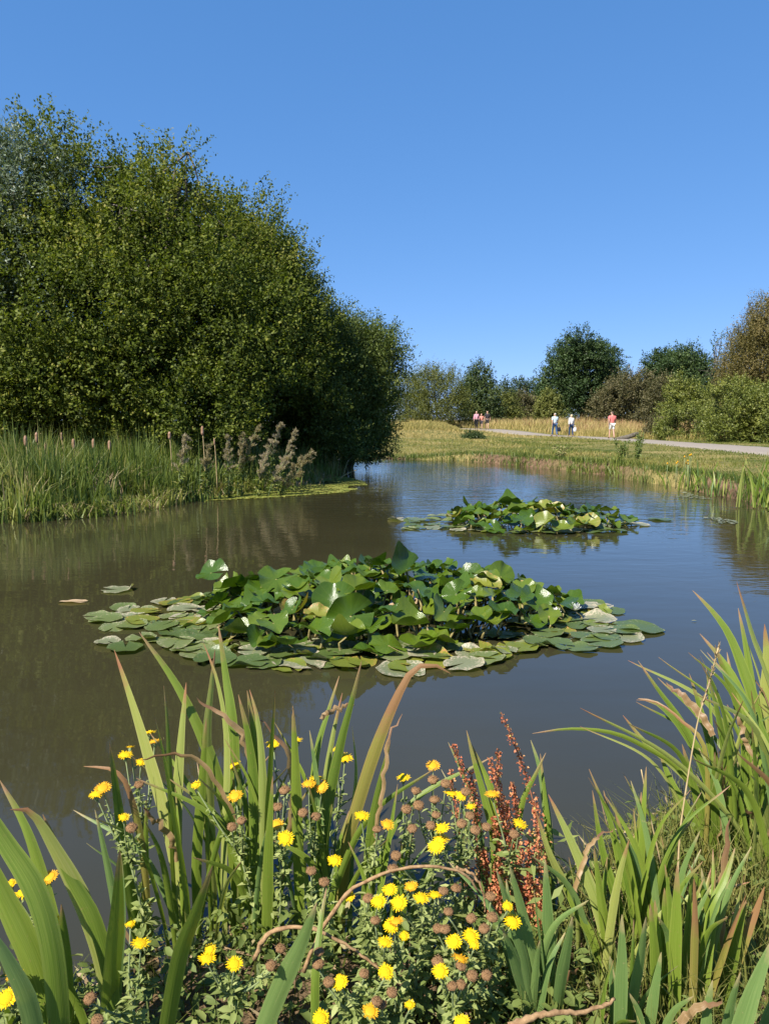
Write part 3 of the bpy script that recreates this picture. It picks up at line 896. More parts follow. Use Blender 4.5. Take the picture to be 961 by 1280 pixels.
# ------------------------------------------------------------------ reeds on the left shore
def shore_band(n, i0, i1, lo, hi):
    """points in a band inland of the shore between two corners of the pond outline"""
    idx = rng.integers(i0 * 4, i1 * 4, n)
    f = rng.random(n)[:, None]
    a, b_ = SHORE[idx], SHORE[(idx + 1) % len(SHORE)]
    nrm = unit(np.stack((-(b_ - a)[:, 1], (b_ - a)[:, 0]), 1))
    off = rng.uniform(lo, hi, n)[:, None]
    return a * (1 - f) + b_ * f - nrm * off, off[:, 0]


cen, coff = shore_band(520, 29, 35, -0.10, 2.4)
acc = Acc()
cen, coff = cen[cen[:, 1] < 18.2], coff[cen[:, 1] < 18.2]
cen2, coff2 = shore_band(70, 27, 29, -.10, .7)
cen, coff = np.vstack((cen, cen2)), np.concatenate((coff, coff2))
for (x0, y0), o0 in zip(cen, coff):
    nb_ = rng.integers(40, 110)
    rad_ = rng.uniform(.07, .24)
    px_, py_ = x0 + rng.normal(0, rad_, nb_), y0 + rng.normal(0, rad_, nb_)
    zz_ = np.maximum(ground_z(px_, py_), -.02)
    kind_ = rng.random()
    right_ = float(sstep(np.array(x0), -3.6, -2.4))
    hb = (.40 + .46 * min(1, max(0, o0 / .8)) + rng.normal(0, .19)) * (1.0 if kind_ < .75 else .75)
    vb = rng.normal(.22, .18) if kind_ < .58 else (rng.normal(.62, .08) if kind_ < .84 else rng.normal(.92, .06))
    vb += .14 * right_
    lean0 = rng.uniform(0, 6.28)
    blade_field(acc, np.stack((px_, py_, zz_), 1), np.maximum(.15, hb * rng.uniform(.45, 1.12, nb_)), rng.uniform(.011, .025, nb_) * (1.25 if kind_ < .3 else 1),
                np.abs(rng.normal(.16, .26, nb_)) + (.35 if kind_ > .84 else 0), vb + rng.normal(0, .13, nb_), yaw=lean0 + rng.normal(0, 1.0, nb_))
# leaves flopped over at the foot
pp, off = shore_band(1500, 29, 35, -0.22, 0.2)
blade_field(acc, np.column_stack((pp, np.full(len(pp), 0.01))), rng.uniform(0.2, 0.45, len(pp)), rng.uniform(0.009, 0.016, len(pp)), rng.uniform(0.7, 1.6, len(pp)),
            rng.uniform(0.3, 1.0, len(pp)), bend=0.5)
tag(link('reed_bed', acc.mesh('reed_bed', M['reed'])), kind='stuff')

# floating duckweed beyond the reeds, weed in the bay on the right
def floating(n, poly_pts, size, mat, name, patch_scale, thr):
    lo, hi = np.min(poly_pts, 0), np.max(poly_pts, 0)
    p = rng.uniform(lo, hi, (n, 2))
    ins = np.zeros(n, bool)
    for i in range(len(poly_pts)):
        a, b_ = poly_pts[i], poly_pts[(i + 1) % len(poly_pts)]
        cc = (a[1] > p[:, 1]) != (b_[1] > p[:, 1])
        ins ^= cc & (p[:, 0] < a[0] + (p[:, 1] - a[1]) / (b_[1] - a[1] + 1e-9) * (b_[0] - a[0]))
    p = p[ins & (n2(p[:, 0], p[:, 1], patch_scale, 5.5) > thr)]
    n = len(p)
    s_ = size * rng.uniform(0.5, 1.5, n)
    a0 = rng.uniform(0, 6.28, n)
    acc = Acc()
    ang = a0[:, None] + np.arange(6)[None] * math.pi / 3
    r = s_[:, None] * rng.uniform(.7, 1.1, (n, 6))
    zz = 0.004 + rng.uniform(0, 0.010, (n, 6))
    v = np.stack((p[:, :1] + np.cos(ang) * r, p[:, 1:] + np.sin(ang) * r, zz), -1)
    base = np.arange(n)[:, None] * 6
    acc.add(v.reshape(-1, 3), np.vstack((base + np.array([[0, 1, 2, 3]]), base + np.array([[0, 3, 4, 5]]))), None, var=np.repeat(rng.random(n), 6))
    tag(link(name, acc.mesh(name, mat)), kind='stuff')


def gp(px, py, z=0.0):
    x, y, zz = ray(px, py)
    t = (z - H_CAM) / zz
    return np.array((x * t, y * t))


dw = np.array([gp(262, 626), gp(330, 623), gp(430, 616), gp(460, 608), (gp(455, 602)), gp(430, 596), (-1.4, 19.5), (-2.0, 17.0), (-2.9, 14.6), (-3.5, 13.2)])
floating(16000, dw, 0.030, M['duckweed'], 'duckweed', 1.1, 0.30)
pw = np.array([gp(845, 612), gp(880, 622), gp(1000, 650), gp(1000, 672), gp(900, 655), gp(840, 634)])
floating(2600, pw, 0.028, M['weed_grey'], 'pondweed', 1.2, 0.56)

# cattails with brown heads
CATT = [(46, 541, 'brown cattail head in the reeds nearest the picture edge'), (57, 552, 'slim dark cattail head close beside the edge cattail'), (117, 549, 'plump pale brown cattail head standing alone above the reeds'),
        (92, 549, 'broken fluffy pinkish cattail head low in the reeds'), (77, 541, 'tall thin brown cattail stem between two plump heads'), (212, 540, 'dark cattail rising out of the tall feathery tuft'),
        (253, 533, 'straight cattail with pink-brown head under the leafy alder branch'), (32, 545, 'short dark cattail tucked into the shaded reeds'), (268, 548, 'bare pale cattail stalk beside the pink-brown one'), (137, 551, 'bent-over cattail stalk beyond the lone pale head')]
for px, py, lab in CATT:
    Y = 12.0 + (px / 250.0) * 1.6 + rng.uniform(-.2, .2)
    tip = at(px, py, Y)
    t = thing('cattail', lab, 'cattail', (tip[0], Y, 0.15), 'cattails in the reed bed')
    a = Acc()
    tube(a, spline([(tip[0] + .03, Y, .12), (tip[0] + .02, Y, tip[2] * .6), tip], 6), np.linspace(.010, .006, 6), 5)
    put('stem', a.mesh('stem', M['straw'], True), t)
    a = Acc()
    hh = 0.13 if 'tall' in lab or 'bare' in lab else 0.17
    rr = 0.014 if ('slim' in lab or 'thin' in lab or 'bare' in lab) else 0.027
    tube(a, np.array([tip + (0, 0, -hh + k * hh * 1.05 / 7) for k in range(8)]), rr * np.array((.35, .9, 1, 1.05, 1, 1, .85, .3)), 8)
    put('seed_head', a.mesh('seed_head', M['cattail'], True), t)

# feathery seed-headed weeds at the end of the reeds
FEATH = [(232, 548, 222, 600, 12.8, 'tall pinkish feathery weed among the reeds, apart from the others'), (322, 533, 300, 592, 14.0, 'upright brownish feathery weed with the highest plume of its cluster'),
         (350, 530, 335, 590, 14.8, 'tall shaded feathery weed against the dark sallow'), (368, 540, 345, 592, 14.6, 'greyish feathery weed leaning over between two plumes'),
         (363, 566, 330, 600, 13.9, 'low pale feathery weed with a drooping tip'), (390, 562, 358, 600, 14.6, 'outermost golden feathery weed arching towards the open water'),
         (284, 548, 286, 600, 13.6, 'whitish feathery weed below the pale alder trunk'), (305, 545, 296, 600, 13.9, 'slim green-brown feathery weed between the whitish one and the highest plume'),
         (376, 574, 345, 602, 14.2, 'short golden feathery weed under the outermost arching one'), (262, 556, 256, 605, 13.2, 'small brownish feathery weed at the foot of the straight cattail'),
         (340, 552, 318, 602, 13.8, 'thick greenish feathery weed in front of the tall shaded plume')]
for px, py, bxp, byp, Y, lab in FEATH:
    tip, base = at(px, py, Y), at(bxp, byp, Y)
    bz = float(ground_z(np.array([base[0]]), np.array([Y]))[0])
    base[2] = bz
    t = thing('feathery_weed', lab, 'weed', tuple(base), 'feathery weeds at the end of the reed bed')
    midp = base * .5 + tip * .5 + np.array((-(tip[0] - base[0]) * .22, 0, .06))
    a = Acc()
    sp_ = spline([base, midp, tip], 12)
    tube(a, sp_, np.linspace(.012, .004, 12), 5)
    put('stem', a.mesh('stem', M['stem_green'], True), t)
    n = 1500
    nb = 22
    ub = rng.uniform(.50, 1.0, nb)
    root = np.stack([np.interp(ub, np.linspace(0, 1, 12), sp_[:, k]) for k in range(3)], 1)
    bd = unit(rng.normal(0, .55, (nb, 3)) + unit(sp_[-1] - sp_[6]) * 1.1)
    bl = .07 + .20 * (1.05 - ub)
    ib = rng.integers(0, nb, n)
    uu = rng.random(n)
    p = root[ib] + bd[ib] * (bl[ib] * uu)[:, None] + rng.normal(0, .011, (n, 3)) + np.array((0, 0, -.03)) * (uu ** 2)[:, None]
    dirs = bd[ib] + rng.normal(0, .5, (n, 3))
    a = Acc()
    kite_leaves(a, p, dirs + np.array((0, 0, .5)), rng.normal(size=(n, 3)), rng.uniform(.025, .06, n), rng.uniform(.006, .012, n), np.clip((.15 if 'golden' in lab or 'brown' in lab else .5) + rng.normal(0, .22, n), 0, 1))
    put('plume', a.mesh('plume', M['feather']), t)
    n = 160
    u = rng.uniform(.05, .6, n)
    c0 = np.stack([np.interp(u, np.linspace(0, 1, 12), sp_[:, k]) for k in range(3)], 1)
    a = Acc()
    kite_leaves(a, c0, rng.normal(size=(n, 3)) + np.array((0, 0, .3)), rng.normal(size=(n, 3)) + np.array((0, 0, 1)), rng.uniform(.08, .16, n), rng.uniform(.015, .03, n), rng.uniform(.1, .8, n), curl=.2)
    put('foliage', a.mesh('foliage', M['reed']), t)

# bare stick leaning out of the water under the sallow
a = Acc()
p0, p1 = np.append(gp(421, 598), -.05), at(447, 587, 18.2)
tube(a, spline([p0, (p0 + p1) / 2 + (0, 0, .03), p1], 7), np.linspace(.022, .008, 7), 6)
o = link('stick', a.mesh('stick', M['straw'], True))
tag(o, 'bare pale stick poking out of the water under the sallow', 'stick')


# ------------------------------------------------------------------ water lilies
def lily_leaf_mesh(kind, k, mat):
    """round leaf with a notch, radius 1: rings by spokes"""
    r_ = np.random.default_rng(100 + k + (50 if kind == 'flat' else 0))
    rings, spokes = 7, 36
    gap = r_.uniform(0.10, 0.26)
    th = np.linspace(gap, 2 * math.pi - gap, spokes)
    rr = np.linspace(0.0, 1.0, rings + 1)[1:]
    R, T = np.meshgrid(rr, th, indexing='ij')
    edge = 1 + 0.04 * np.sin(T * 3 + r_.uniform(0, 6)) + 0.03 * np.sin(T * 7 + r_.uniform(0, 6)) + 0.10 * np.exp(-((T - gap) / .35) ** 2) + 0.10 * np.exp(-((2 * math.pi - gap - T) / .35) ** 2)
    X, Y = R * edge * np.cos(T), R * edge * np.sin(T) * r_.uniform(.88, 1.0)
    if kind == 'flat':
        Z = 0.035 * R ** 2 * np.sin(T * 2 + r_.uniform(0, 6)) + 0.05 * R ** 5 * np.abs(np.sin(T * r_.integers(2, 5) + r_.uniform(0, 6)))
        lift = np.exp(-((T - r_.uniform(1, 5)) / .5) ** 2) * R ** 4 * r_.uniform(0, .35)
        Z = Z + lift
        X, Y = X - .4 * lift * np.cos(T), Y - .4 * lift * np.sin(T)
        Z = Z + 0.02
    else:
        cup = r_.uniform(-.12, .38)
        fold = r_.uniform(0, .5)
        Z = cup * R ** 2 + fold * np.abs(Y) * .9 + 0.17 * R ** 2 * np.sin(T * 2 + r_.uniform(0, 6)) + 0.10 * R ** 3 * np.sin(T * 5 + r_.uniform(0, 6)) + 0.04 * R ** 3 * np.sin(T * 9 + r_.uniform(0, 6))
        curl = np.exp(-((T - r_.uniform(1, 5.2)) / .7) ** 2) * R ** 3 * r_.uniform(-.30, .5)
        Z = Z + curl
        Y = Y * (1 - .18 * fold * np.abs(Y))
    v = np.vstack(([(0, 0, 0 if kind != 'flat' else .02)], np.stack((X, Y, Z), -1).reshape(-1, 3)))
    s_ = np.concatenate(([0.5], (T / (2 * math.pi)).ravel()))
    t_ = np.concatenate(([0.0], R.ravel()))
    i = np.arange(rings - 1)[:, None] * spokes + np.arange(spokes - 1)[None] + 1
    q = np.stack((i, i + spokes, i + spokes + 1, i + 1), -1).reshape(-1, 4)
    c = np.arange(spokes - 1) + 1
    tr = np.stack((np.zeros_like(c), c, c + 1), -1)
    return mesh_from('lily_blade', v, q, tr, mat, {'s': s_, 't': t_}, True)


RAISED = {mk: [lily_leaf_mesh('up', k, M[mk]) for k in range(nk)] for mk, nk in (('lily_green', 14), ('lily_yellow', 4), ('lily_brown', 3))}
FLAT = {mk: [lily_leaf_mesh('flat', k, M[mk]) for k in range(6)] for mk in ('lily_flat', 'lily_pale', 'lily_yellow')}
_acc = Acc()
tube(_acc, [(0, 0, -1), (.06, 0, -.66), (.05, .02, -.33), (0, 0, 0)], [.009, .009, .008, .007], 6)
STALK = _acc.mesh('lily_stalk', M['stalk'], True)

SIDE = {'n': 'nearer', 'f': 'farther'}
STATE = {'lily_green': 'glossy green', 'lily_yellow': 'yellowing', 'lily_brown': 'withered brown'}


def scatter(n, inside, box, mind, tries=9000):
    pts = []
    for _ in range(tries):
        p = (random.uniform(box[0], box[1]), random.uniform(box[2], box[3]))
        if inside(*p) and all((p[0] - q[0]) ** 2 + ((p[1] - q[1]) * 1.0) ** 2 > mind ** 2 for q in pts):
            pts.append(p)
            if len(pts) == n:
                break
    return pts


def add_raised(x, y, z, rad, mk, tilt, az, yaw, label, group):
    t = thing('lily_leaf', label, 'lily leaf', (x, y, -0.02), group)
    bl = link('blade', random.choice(RAISED[mk]), t, (0, 0, z + .02))
    bl.scale = (rad, rad, rad)
    from mathutils import Matrix
    R = Matrix.Rotation(tilt, 3, Vector((-math.sin(az), math.cos(az), 0))) @ Matrix.Rotation(yaw, 3, 'Z')
    bl.rotation_euler = R.to_euler()
    st = link('stalk', STALK, t, (0, 0, z + .02))
    st.scale = (1, 1, z + .03)
    st.rotation_euler = (0, 0, yaw)
    return t


def zone(cx, cy, rx, ry, x, y):
    u, v = (x - cx) / rx, (y - cy) / ry
    if v < -.45:
        return 'on the front rim'
    if u < -.5:
        return 'at the reed end'
    if u > .5:
        return 'at the path end'
    if v > .45:
        return 'on the back rim'
    return 'in the middle'


def lily_clump(key, cx, cy, rx, ry, n_up, n_flat, mind, size, hmax, flat_extra):
    def ins(x, y):
        u, v = (x - cx) / rx, (y - cy) / ry
        return u * u + v * v < 1 + .18 * math.sin(3 * math.atan2(v, u) + 1)

    pts = scatter(n_up, ins, (cx - rx * 1.1, cx + rx * 1.1, cy - ry * 1.1, cy + ry * 1.1), mind)
    for x, y in pts:
        u, v = (x - cx) / rx, (y - cy) / ry
        e = math.sqrt(u * u + v * v)
        mk = random.choices(('lily_green', 'lily_yellow', 'lily_brown'), (.90, .075, .025))[0]
        z = max(.04, hmax * (1 - .66 * e ** 2.4) * random.uniform(.30, 1.08)) * (.55 if mk == 'lily_brown' else 1)
        az = math.atan2(v * ry, u * rx) + random.gauss(0, .9)
        tilt = random.gauss(.12, .25) + .08 * e
        rad = size * random.uniform(.72, 1.18) * (.7 if mk == 'lily_brown' else 1)
        zn = zone(cx, cy, rx, ry, x, y)
        lab = f'{STATE[mk]} raised lily leaf {zn} of the {SIDE[key]} clump'
        add_raised(x, y, z, rad, mk, tilt, az, random.uniform(0, 6.28), lab, f'{STATE[mk]} raised leaves {zn} of the {SIDE[key]} lily clump')
    flats = []
    for _ in range(8000):
        if len(flats) >= n_flat:
            break
        a = random.uniform(0, 2 * math.pi)
        e = random.uniform(.78, 1.5 if math.cos(a) < -.72 else 1.34)
        x, y = cx + rx * e * math.cos(a), cy + ry * e * math.sin(a)
        if flat_extra(x, y, e) and all((x - q[0]) ** 2 + (y - q[1]) ** 2 > (mind * .78) ** 2 for q in flats):
            flats.append((x, y))
    for x, y in flats:
        mk = random.choices(('lily_flat', 'lily_pale', 'lily_yellow'), (.66, .22, .12))[0]
        zn = zone(cx, cy, rx, ry, x, y)
        st = {'lily_flat': 'dull green', 'lily_pale': 'bleached pale', 'lily_yellow': 'yellow-brown'}[mk]
        o = link('lily_pad', random.choice(FLAT[mk]), None, (x, y, random.uniform(.003, .022)))
        r = size * random.uniform(.75, 1.2)
        o.scale = (r, r, r)
        o.rotation_euler = (random.gauss(0, .04), random.gauss(0, .04), random.uniform(0, 6.28))
        tag(o, f'{st} lily pad floating {zn} of the {SIDE[key]} clump', 'lily pad', f'{st} floating pads {zn} of the {SIDE[key]} lily clump')


lily_clump('n', -.06, 5.32, 1.33, 1.02, 214, 200, .096, .108, .31, lambda x, y, e: (y < 5.7 or e < 1.2) and (e < 1.15 or x < -.9 or (x < -1.1 and y < 5.7) or (x > 1.0 and y < 5.6) or (y < 4.4 and e < 1.3 and abs(x + .2) < .8)))
lily_clump('f', 2.05, 10.1, 1.28, .88, 80, 44, .150, .140, .29, lambda x, y, e: e < 1.15 or x < 1.1)

# single pads with a place of their own
SOLO = [(148, 738, .13, 'lily_pale', 'small pale lily pad floating apart, behind the end of the nearer clump'), (796, 786, .17, 'lily_flat', 'long-lobed dull lily pad farthest out towards the iris from the nearer clump'),
        (778, 797, .14, 'lily_pale', 'torn pale lily pad floating in front of the farthest outlying pad'), (498, 650, .17, 'lily_pale', 'pale lily pad floating alone short of the farther clump'),
        (825, 650, .17, 'lily_flat', 'dull lily pad drifting past the end of the farther clump'), (375, 827, .17, 'lily_pale', 'large bleached lily pad at the very front of the nearer clump'),
        (500, 838, .15, 'lily_pale', 'bleached pad touched by the tip of the bent brown iris leaf'), (533, 826, .17, 'lily_yellow', 'orange-brown lily pad at the front of the nearer clump')]
for px, py, r, mk, lab in SOLO:
    g = gp(px, py)
    o = link('lily_pad', random.choice(FLAT[mk]), None, (g[0], g[1], .006))
    o.scale = (r, r, r)
    o.rotation_euler = (0, 0, random.uniform(0, 6.28))
    tag(o, lab, 'lily pad', 'lily pads with a place of their own')

# hero leaves seen clearly in the nearer clump
HERO = [(438, 770, 4.5, .145, 1.15, -1.4, 'big upright bright green lily leaf facing out at the front of the nearer clump'), (418, 752, 4.75, .14, .95, -1.8, 'large pale green lily leaf tilted up behind the big upright front leaf'),
        (264, 716, 5.6, .125, .55, -2.2, 'cupped shiny lily leaf held highest at the reed end of the nearer clump'), (345, 724, 5.3, .14, .5, -1.2, 'wide pale-glossed lily leaf tilted towards us beside the cupped one'),
        (508, 712, 5.2, .135, .45, -1.1, 'broad smooth lily leaf in the upper middle of the nearer clump')]
for px, py, Y, r, tilt, az, lab in HERO:
    p = at(px, py, Y)
    add_raised(p[0], p[1], max(.08, p[2]), r, 'lily_green', tilt, az, az + math.pi / 2 + .3, lab, 'large lily leaves that stand out in the nearer clump')


def petal_mesh(L, W, up, mat):
    u = np.linspace(0, 1, 7)
    prof = np.sin(np.clip(u, .02, 1) ** .8 * math.pi * .96) ** .75 * W * .5
    c = np.stack((u * L * math.cos(up) + 0 * u, 0 * u, u * L * math.sin(up) + .25 * L * u ** 2), 1)
    v = np.concatenate([np.stack((c[:, 0], c[:, 1] + s_ * prof, c[:, 2] + .25 * abs(s_) * prof), 1) for s_ in (-1, 0, 1)])
    q = [(i + 7 * k, i + 1 + 7 * k, i + 8 + 7 * k, i + 7 + 7 * k) for i in range(6) for k in range(2)]
    return mesh_from('petal', v, q, None, mat, None, True)


PET = [petal_mesh(.062, .030, a_, M['petal_white']) for a_ in (.25, .7, 1.1)]
_a = Acc()
for k in range(40):
    an, rr = k * 2.4, .003 + .012 * (k / 40)
    tube(_a, [(rr * .6 * math.cos(an), rr * .6 * math.sin(an), .004), (rr * math.cos(an), rr * math.sin(an), .03)], [.0012, .0016], 4)
STAM = _a.mesh('stamens', M['stamen'], True)
for px, py, z, sc, lab in ((718, 763, .08, .8, 'open white water lily flower at the iris end of the nearer clump'), (694, 768, .06, .7, 'half-open white lily flower tucked left of the open one'),
                           (684, 660, .05, .85, 'white water lily flower at the front of the farther clump')):
    g = gp(px, py, z)
    t = thing('lily_flower', lab, 'flower', (g[0], g[1], z), 'white water lily flowers')
    for ring, (cnt, off) in enumerate(((8, 0), (8, .39), (6, .1))):
        for k in range(cnt):
            o = link('petal', PET[ring], t)
            o.rotation_euler = (0, 0, off + k * 2 * math.pi / cnt + random.gauss(0, .06))
            o.scale = (sc,) * 3
    o = link('stamen_cluster', STAM, t)
    o.scale = (sc,) * 3
    o = link('stalk', STALK, t)
    o.scale = (1, 1, z + .05)

# drifting bits
for px, py, r, mk, lab in ((92, 753, .11, 'lily_brown', 'curled brown leaf drifting alone off the reed end of the nearer clump'), (745, 1090, .035, 'lily_yellow', 'small yellow-green leaf floating in the gap between the iris leaves'),
                           (867, 777, .018, 'lily_pale', 'tiny white petal drifting on the open water')):
    g = gp(px, py)
    me = FLAT[mk][0] if mk != 'lily_brown' else lily_leaf_mesh('flat', 9, M['lily_brown'])
    o = link('floating_leaf' if 'leaf' in lab else 'floating_petal', me, None, (g[0], g[1], .008))
    o.scale = (r, r * .45, r * .6)
    tag(o, lab, 'leaf' if 'leaf' in lab else 'petal')


# ------------------------------------------------------------------ iris
def sword(parent, curve, width, mat, var, yaw=None, label=None, twist=0.0, name='leaf'):
    """sword leaf along a curve from root to tip; thin lens section folded at the midrib"""
    n = 22
    c = spline(curve, n)
    tan = unit(np.gradient(c, axis=0))
    view = unit(c - np.array((0, 0, H_CAM)))
    if yaw is None:
        yaw = random.gauss(0, .55)
    side0 = unit(np.cross(tan, view))
    oth = np.cross(side0, tan)
    ang = yaw + twist * np.linspace(0, 1, n)
    side = side0 * np.cos(ang)[:, None] + oth * np.sin(ang)[:, None]
    nn = np.cross(tan, side)
    t = np.linspace(0, 1, n)
    if mat is M['iris_d']:
        twist *= 4
        c = c + np.array([random.gauss(0, .003) for _ in range(n * 3)]).reshape(n, 3)
        width = width * .8
    prof = np.minimum(1, .72 + .9 * t) * np.clip((1 - t) / .38, 0, 1) ** .68
    hw = (width * .5 * prof + .0006)[:, None]
    th = .0016 * (1 - t)[:, None] + .0003
    cols = [c - side * hw, c - side * hw * .5 + nn * th, c + nn * (th * 1.6 + hw * .10), c + side * hw * .5 + nn * th, c + side * hw]
    v = np.concatenate(cols)
    q = []
    for k in range(4):
        i = np.arange(n - 1) + k * n
        q.append(np.stack((i, i + n, i + n + 1, i + 1), -1))
    s_ = np.repeat([0, .25, .5, .75, 1.0], n)
    me = mesh_from(name, v, np.concatenate(q), None, mat, {'t': np.tile(t, 5), 's': s_, 'var': np.full(n * 5, var)}, True)
    o = put(name, me, parent)
    if label:
        o['label'] = label
    return o


MK = {'g': 'iris_g', 'b': 'iris_b', 'y': 'iris_y', 'o': 'iris_o', 'd': 'iris_d'}


def gz1(x, y):
    return float(ground_z(np.array([x]), np.array([y]))[0])


def iris(label, base_px, Y, heroes, fill=0, fill_h=(.4, .75), fill_m='gggb', fill_w=(.014, .026), spread=.10, lean=.22, cat='iris plant', dY=0.0):
    """heroes: (material key, width in photo pixels, [tip ... root pixels], optional depth at tip minus depth at root, optional label)"""
    b0 = at(base_px, 1150, Y)
    gz = max(gz1(b0[0], Y), -.05)
    t = thing('iris_plant', label, cat, (b0[0], Y, gz), 'iris plants on the near bank')
    for hdef in heroes:
        mk, wpx, pts = hdef[:3]
        dt = hdef[3] if len(hdef) > 3 else random.uniform(-.05, .12)
        lab = hdef[4] if len(hdef) > 4 else None
        yr = Y + random.uniform(-.05, .05)
        n = len(pts)
        cur = [at(px, py, yr + dt * (1 - k / max(n - 1, 1))) for k, (px, py) in enumerate(pts)]
        root = cur[-1].copy()
        rz = max(gz1(root[0], root[1]), -.05) - .02
        if mk != 'd' or lab is None:
            if root[2] > rz + .03:
                cur.append(np.array((root[0] + (root[0] - cur[-2][0]) * .25, root[1], rz)))
        cur = cur[::-1]
        sword(t, cur, wpx / F_PX * Y, M[MK[mk]], random.random(), random.gauss(0, .35), lab, random.gauss(0, .35))
    for _ in range(int(fill * (2.4 if Y < 1.68 and base_px > 640 else 1.5))):
        a_ = random.uniform(0, 6.28)
        r_ = random.uniform(0, spread)
        x0, y0 = b0[0] + r_ * math.cos(a_), Y + r_ * math.sin(a_) * .7
        h_ = random.uniform(*fill_h)
        la = random.gauss(0, lean)
        ly = random.gauss(0, lean * .7)
        z0 = max(gz1(x0, y0), -.05) - .02
        bend = random.uniform(.0, .5)
        cur = [(x0, y0, z0), (x0 + la * h_ * .22, y0 + ly * h_ * .22, z0 + h_ * .38), (x0 + la * h_ * .6, y0 + ly * h_ * .6, z0 + h_ * .74), (x0 + la * h_ * (1 + bend), y0 + ly * h_ * (1 + bend), z0 + h_ * (1 - .12 * bend))]
        mk = random.choice(fill_m)
        sword(t, cur, random.uniform(*fill_w) * .82, M[MK[mk]], random.random(), None, None, random.gauss(0, .5))
    return t


iris('iris with a broad arching leaf yellowed along its middle, near the bottom corner', 110, 1.42, [
    ('y', 24, [(13, 1012), (40, 1016), (70, 1062), (105, 1130), (132, 1215), (140, 1300)], -.08, 'leaf arching over with a yellowed middle'),
    ('g', 18, [(54, 1018), (85, 1090), (118, 1150), (138, 1225), (145, 1300)], .0),
    ('g', 16, [(0, 975), (35, 1040), (62, 1130), (80, 1210), (95, 1300)], .12),
    ('b', 24, [(151, 1066), (149, 1130), (143, 1200), (138, 1300)], -.05),
    ('g', 22, [(150, 1062), (146, 1150), (140, 1220), (132, 1310)], -.1),
    ('g', 18, [(77, 1130), (82, 1200), (86, 1300)], .0)], 2, (.25, .4), 'gg')
iris('iris of very wide pale leaves cut off by the picture edge beside the corner flowers', 30, 1.28, [
    ('g', 32, [(-40, 1020), (0, 1110), (36, 1185), (58, 1250), (66, 1310)], .05), ('g', 30, [(-60, 940), (0, 1042), (44, 1112), (66, 1190), (76, 1300)], .1),
    ('b', 24, [(-20, 1150), (10, 1200), (34, 1250), (46, 1310)], .0), ('g', 20, [(-30, 1230), (0, 1245), (22, 1300)], -.05)], 1, (.2, .3), 'g')
iris('iris with one long yellow-green leaf leaning towards the reeds, brown at its tip', 232, 1.80, [
    ('y', 21, [(143, 812), (166, 880), (190, 960), (214, 1050), (238, 1180)], .10, 'widest yellow-green leaf with a brown tip'),
    ('g', 12, [(193, 893), (206, 950), (216, 1010), (232, 1110), (238, 1180)], .05), ('g', 17, [(137, 928), (147, 1000), (158, 1080), (172, 1170)], .0),
    ('g', 9, [(183, 1000), (182, 1080), (180, 1170)], .0), ('b', 9, [(119, 1012), (130, 1060), (142, 1120), (150, 1180)], .05), ('d', 8, [(174, 953), (210, 943), (245, 950), (275, 985), (292, 1025), (306, 1070)], -.05, 'thin brown leaf arched over in front of the green ones'),
    ('d', 9, [(181, 1008), (190, 1022), (212, 1045), (222, 1075)], -.05, 'short dark curled leaf'), ('o', 9, [(105, 958), (140, 962), (160, 985), (178, 1060), (186, 1160)], .0)], 5, (.35, .6), 'ggb', (.012, .02), .09)
iris('iris whose tallest dark blade overlaps the pads of the nearer lily clump', 290, 1.86, [
    ('g', 16, [(174, 790), (212, 842), (240, 892), (268, 960), (290, 1050), (300, 1180)], .12, 'long leaf sweeping across from the tall tip'),
    ('y', 15, [(269, 812), (264, 860), (259, 920), (262, 1020), (268, 1180)], .1), ('g', 16, [(273, 780), (283, 850), (290, 900), (294, 1000), (300, 1180)], .12, 'dark leaf whose tip overlaps the lily pads'),
    ('y', 9, [(255, 805), (270, 845), (281, 900), (284, 960), (280, 1080)], .05), ('y', 15, [(233, 853), (227, 920), (222, 1000), (222, 1100), (230, 1180)], .05),
    ('g', 13, [(258, 898), (252, 990), (246, 1080), (248, 1190)], -.05), ('g', 10, [(205, 857), (209, 900), (212, 960), (216, 1050)], .1),
    ('d', 10, [(245, 873), (270, 890), (300, 915), (316, 960), (318, 1010)], .0, 'brown shrivelled leaf behind the green blades')], 7, (.4, .68), 'gggyb', (.012, .022), .09)
iris('iris with bright mid-green leaves and a brown blade pointing at the brown bent leaf', 325, 1.84, [
    ('g', 15, [(309, 863), (320, 930), (330, 1010), (326, 1100), (322, 1200)], .05), ('y', 11, [(312, 862), (322, 900), (328, 960), (330, 1060)], .05),
    ('g', 14, [(298, 868), (312, 930), (318, 1010), (318, 1190)], .0), ('d', 12, [(322, 896), (345, 922), (358, 942), (366, 1000), (352, 1100)], .0, 'brown blade'),
    ('g', 13, [(344, 862), (338, 960), (334, 1060), (332, 1240)], -.05), ('g', 15, [(341, 970), (336, 1060), (334, 1150), (332, 1240)], -.2)], 8, (.4, .66), 'ggggb', (.012, .022), .08)
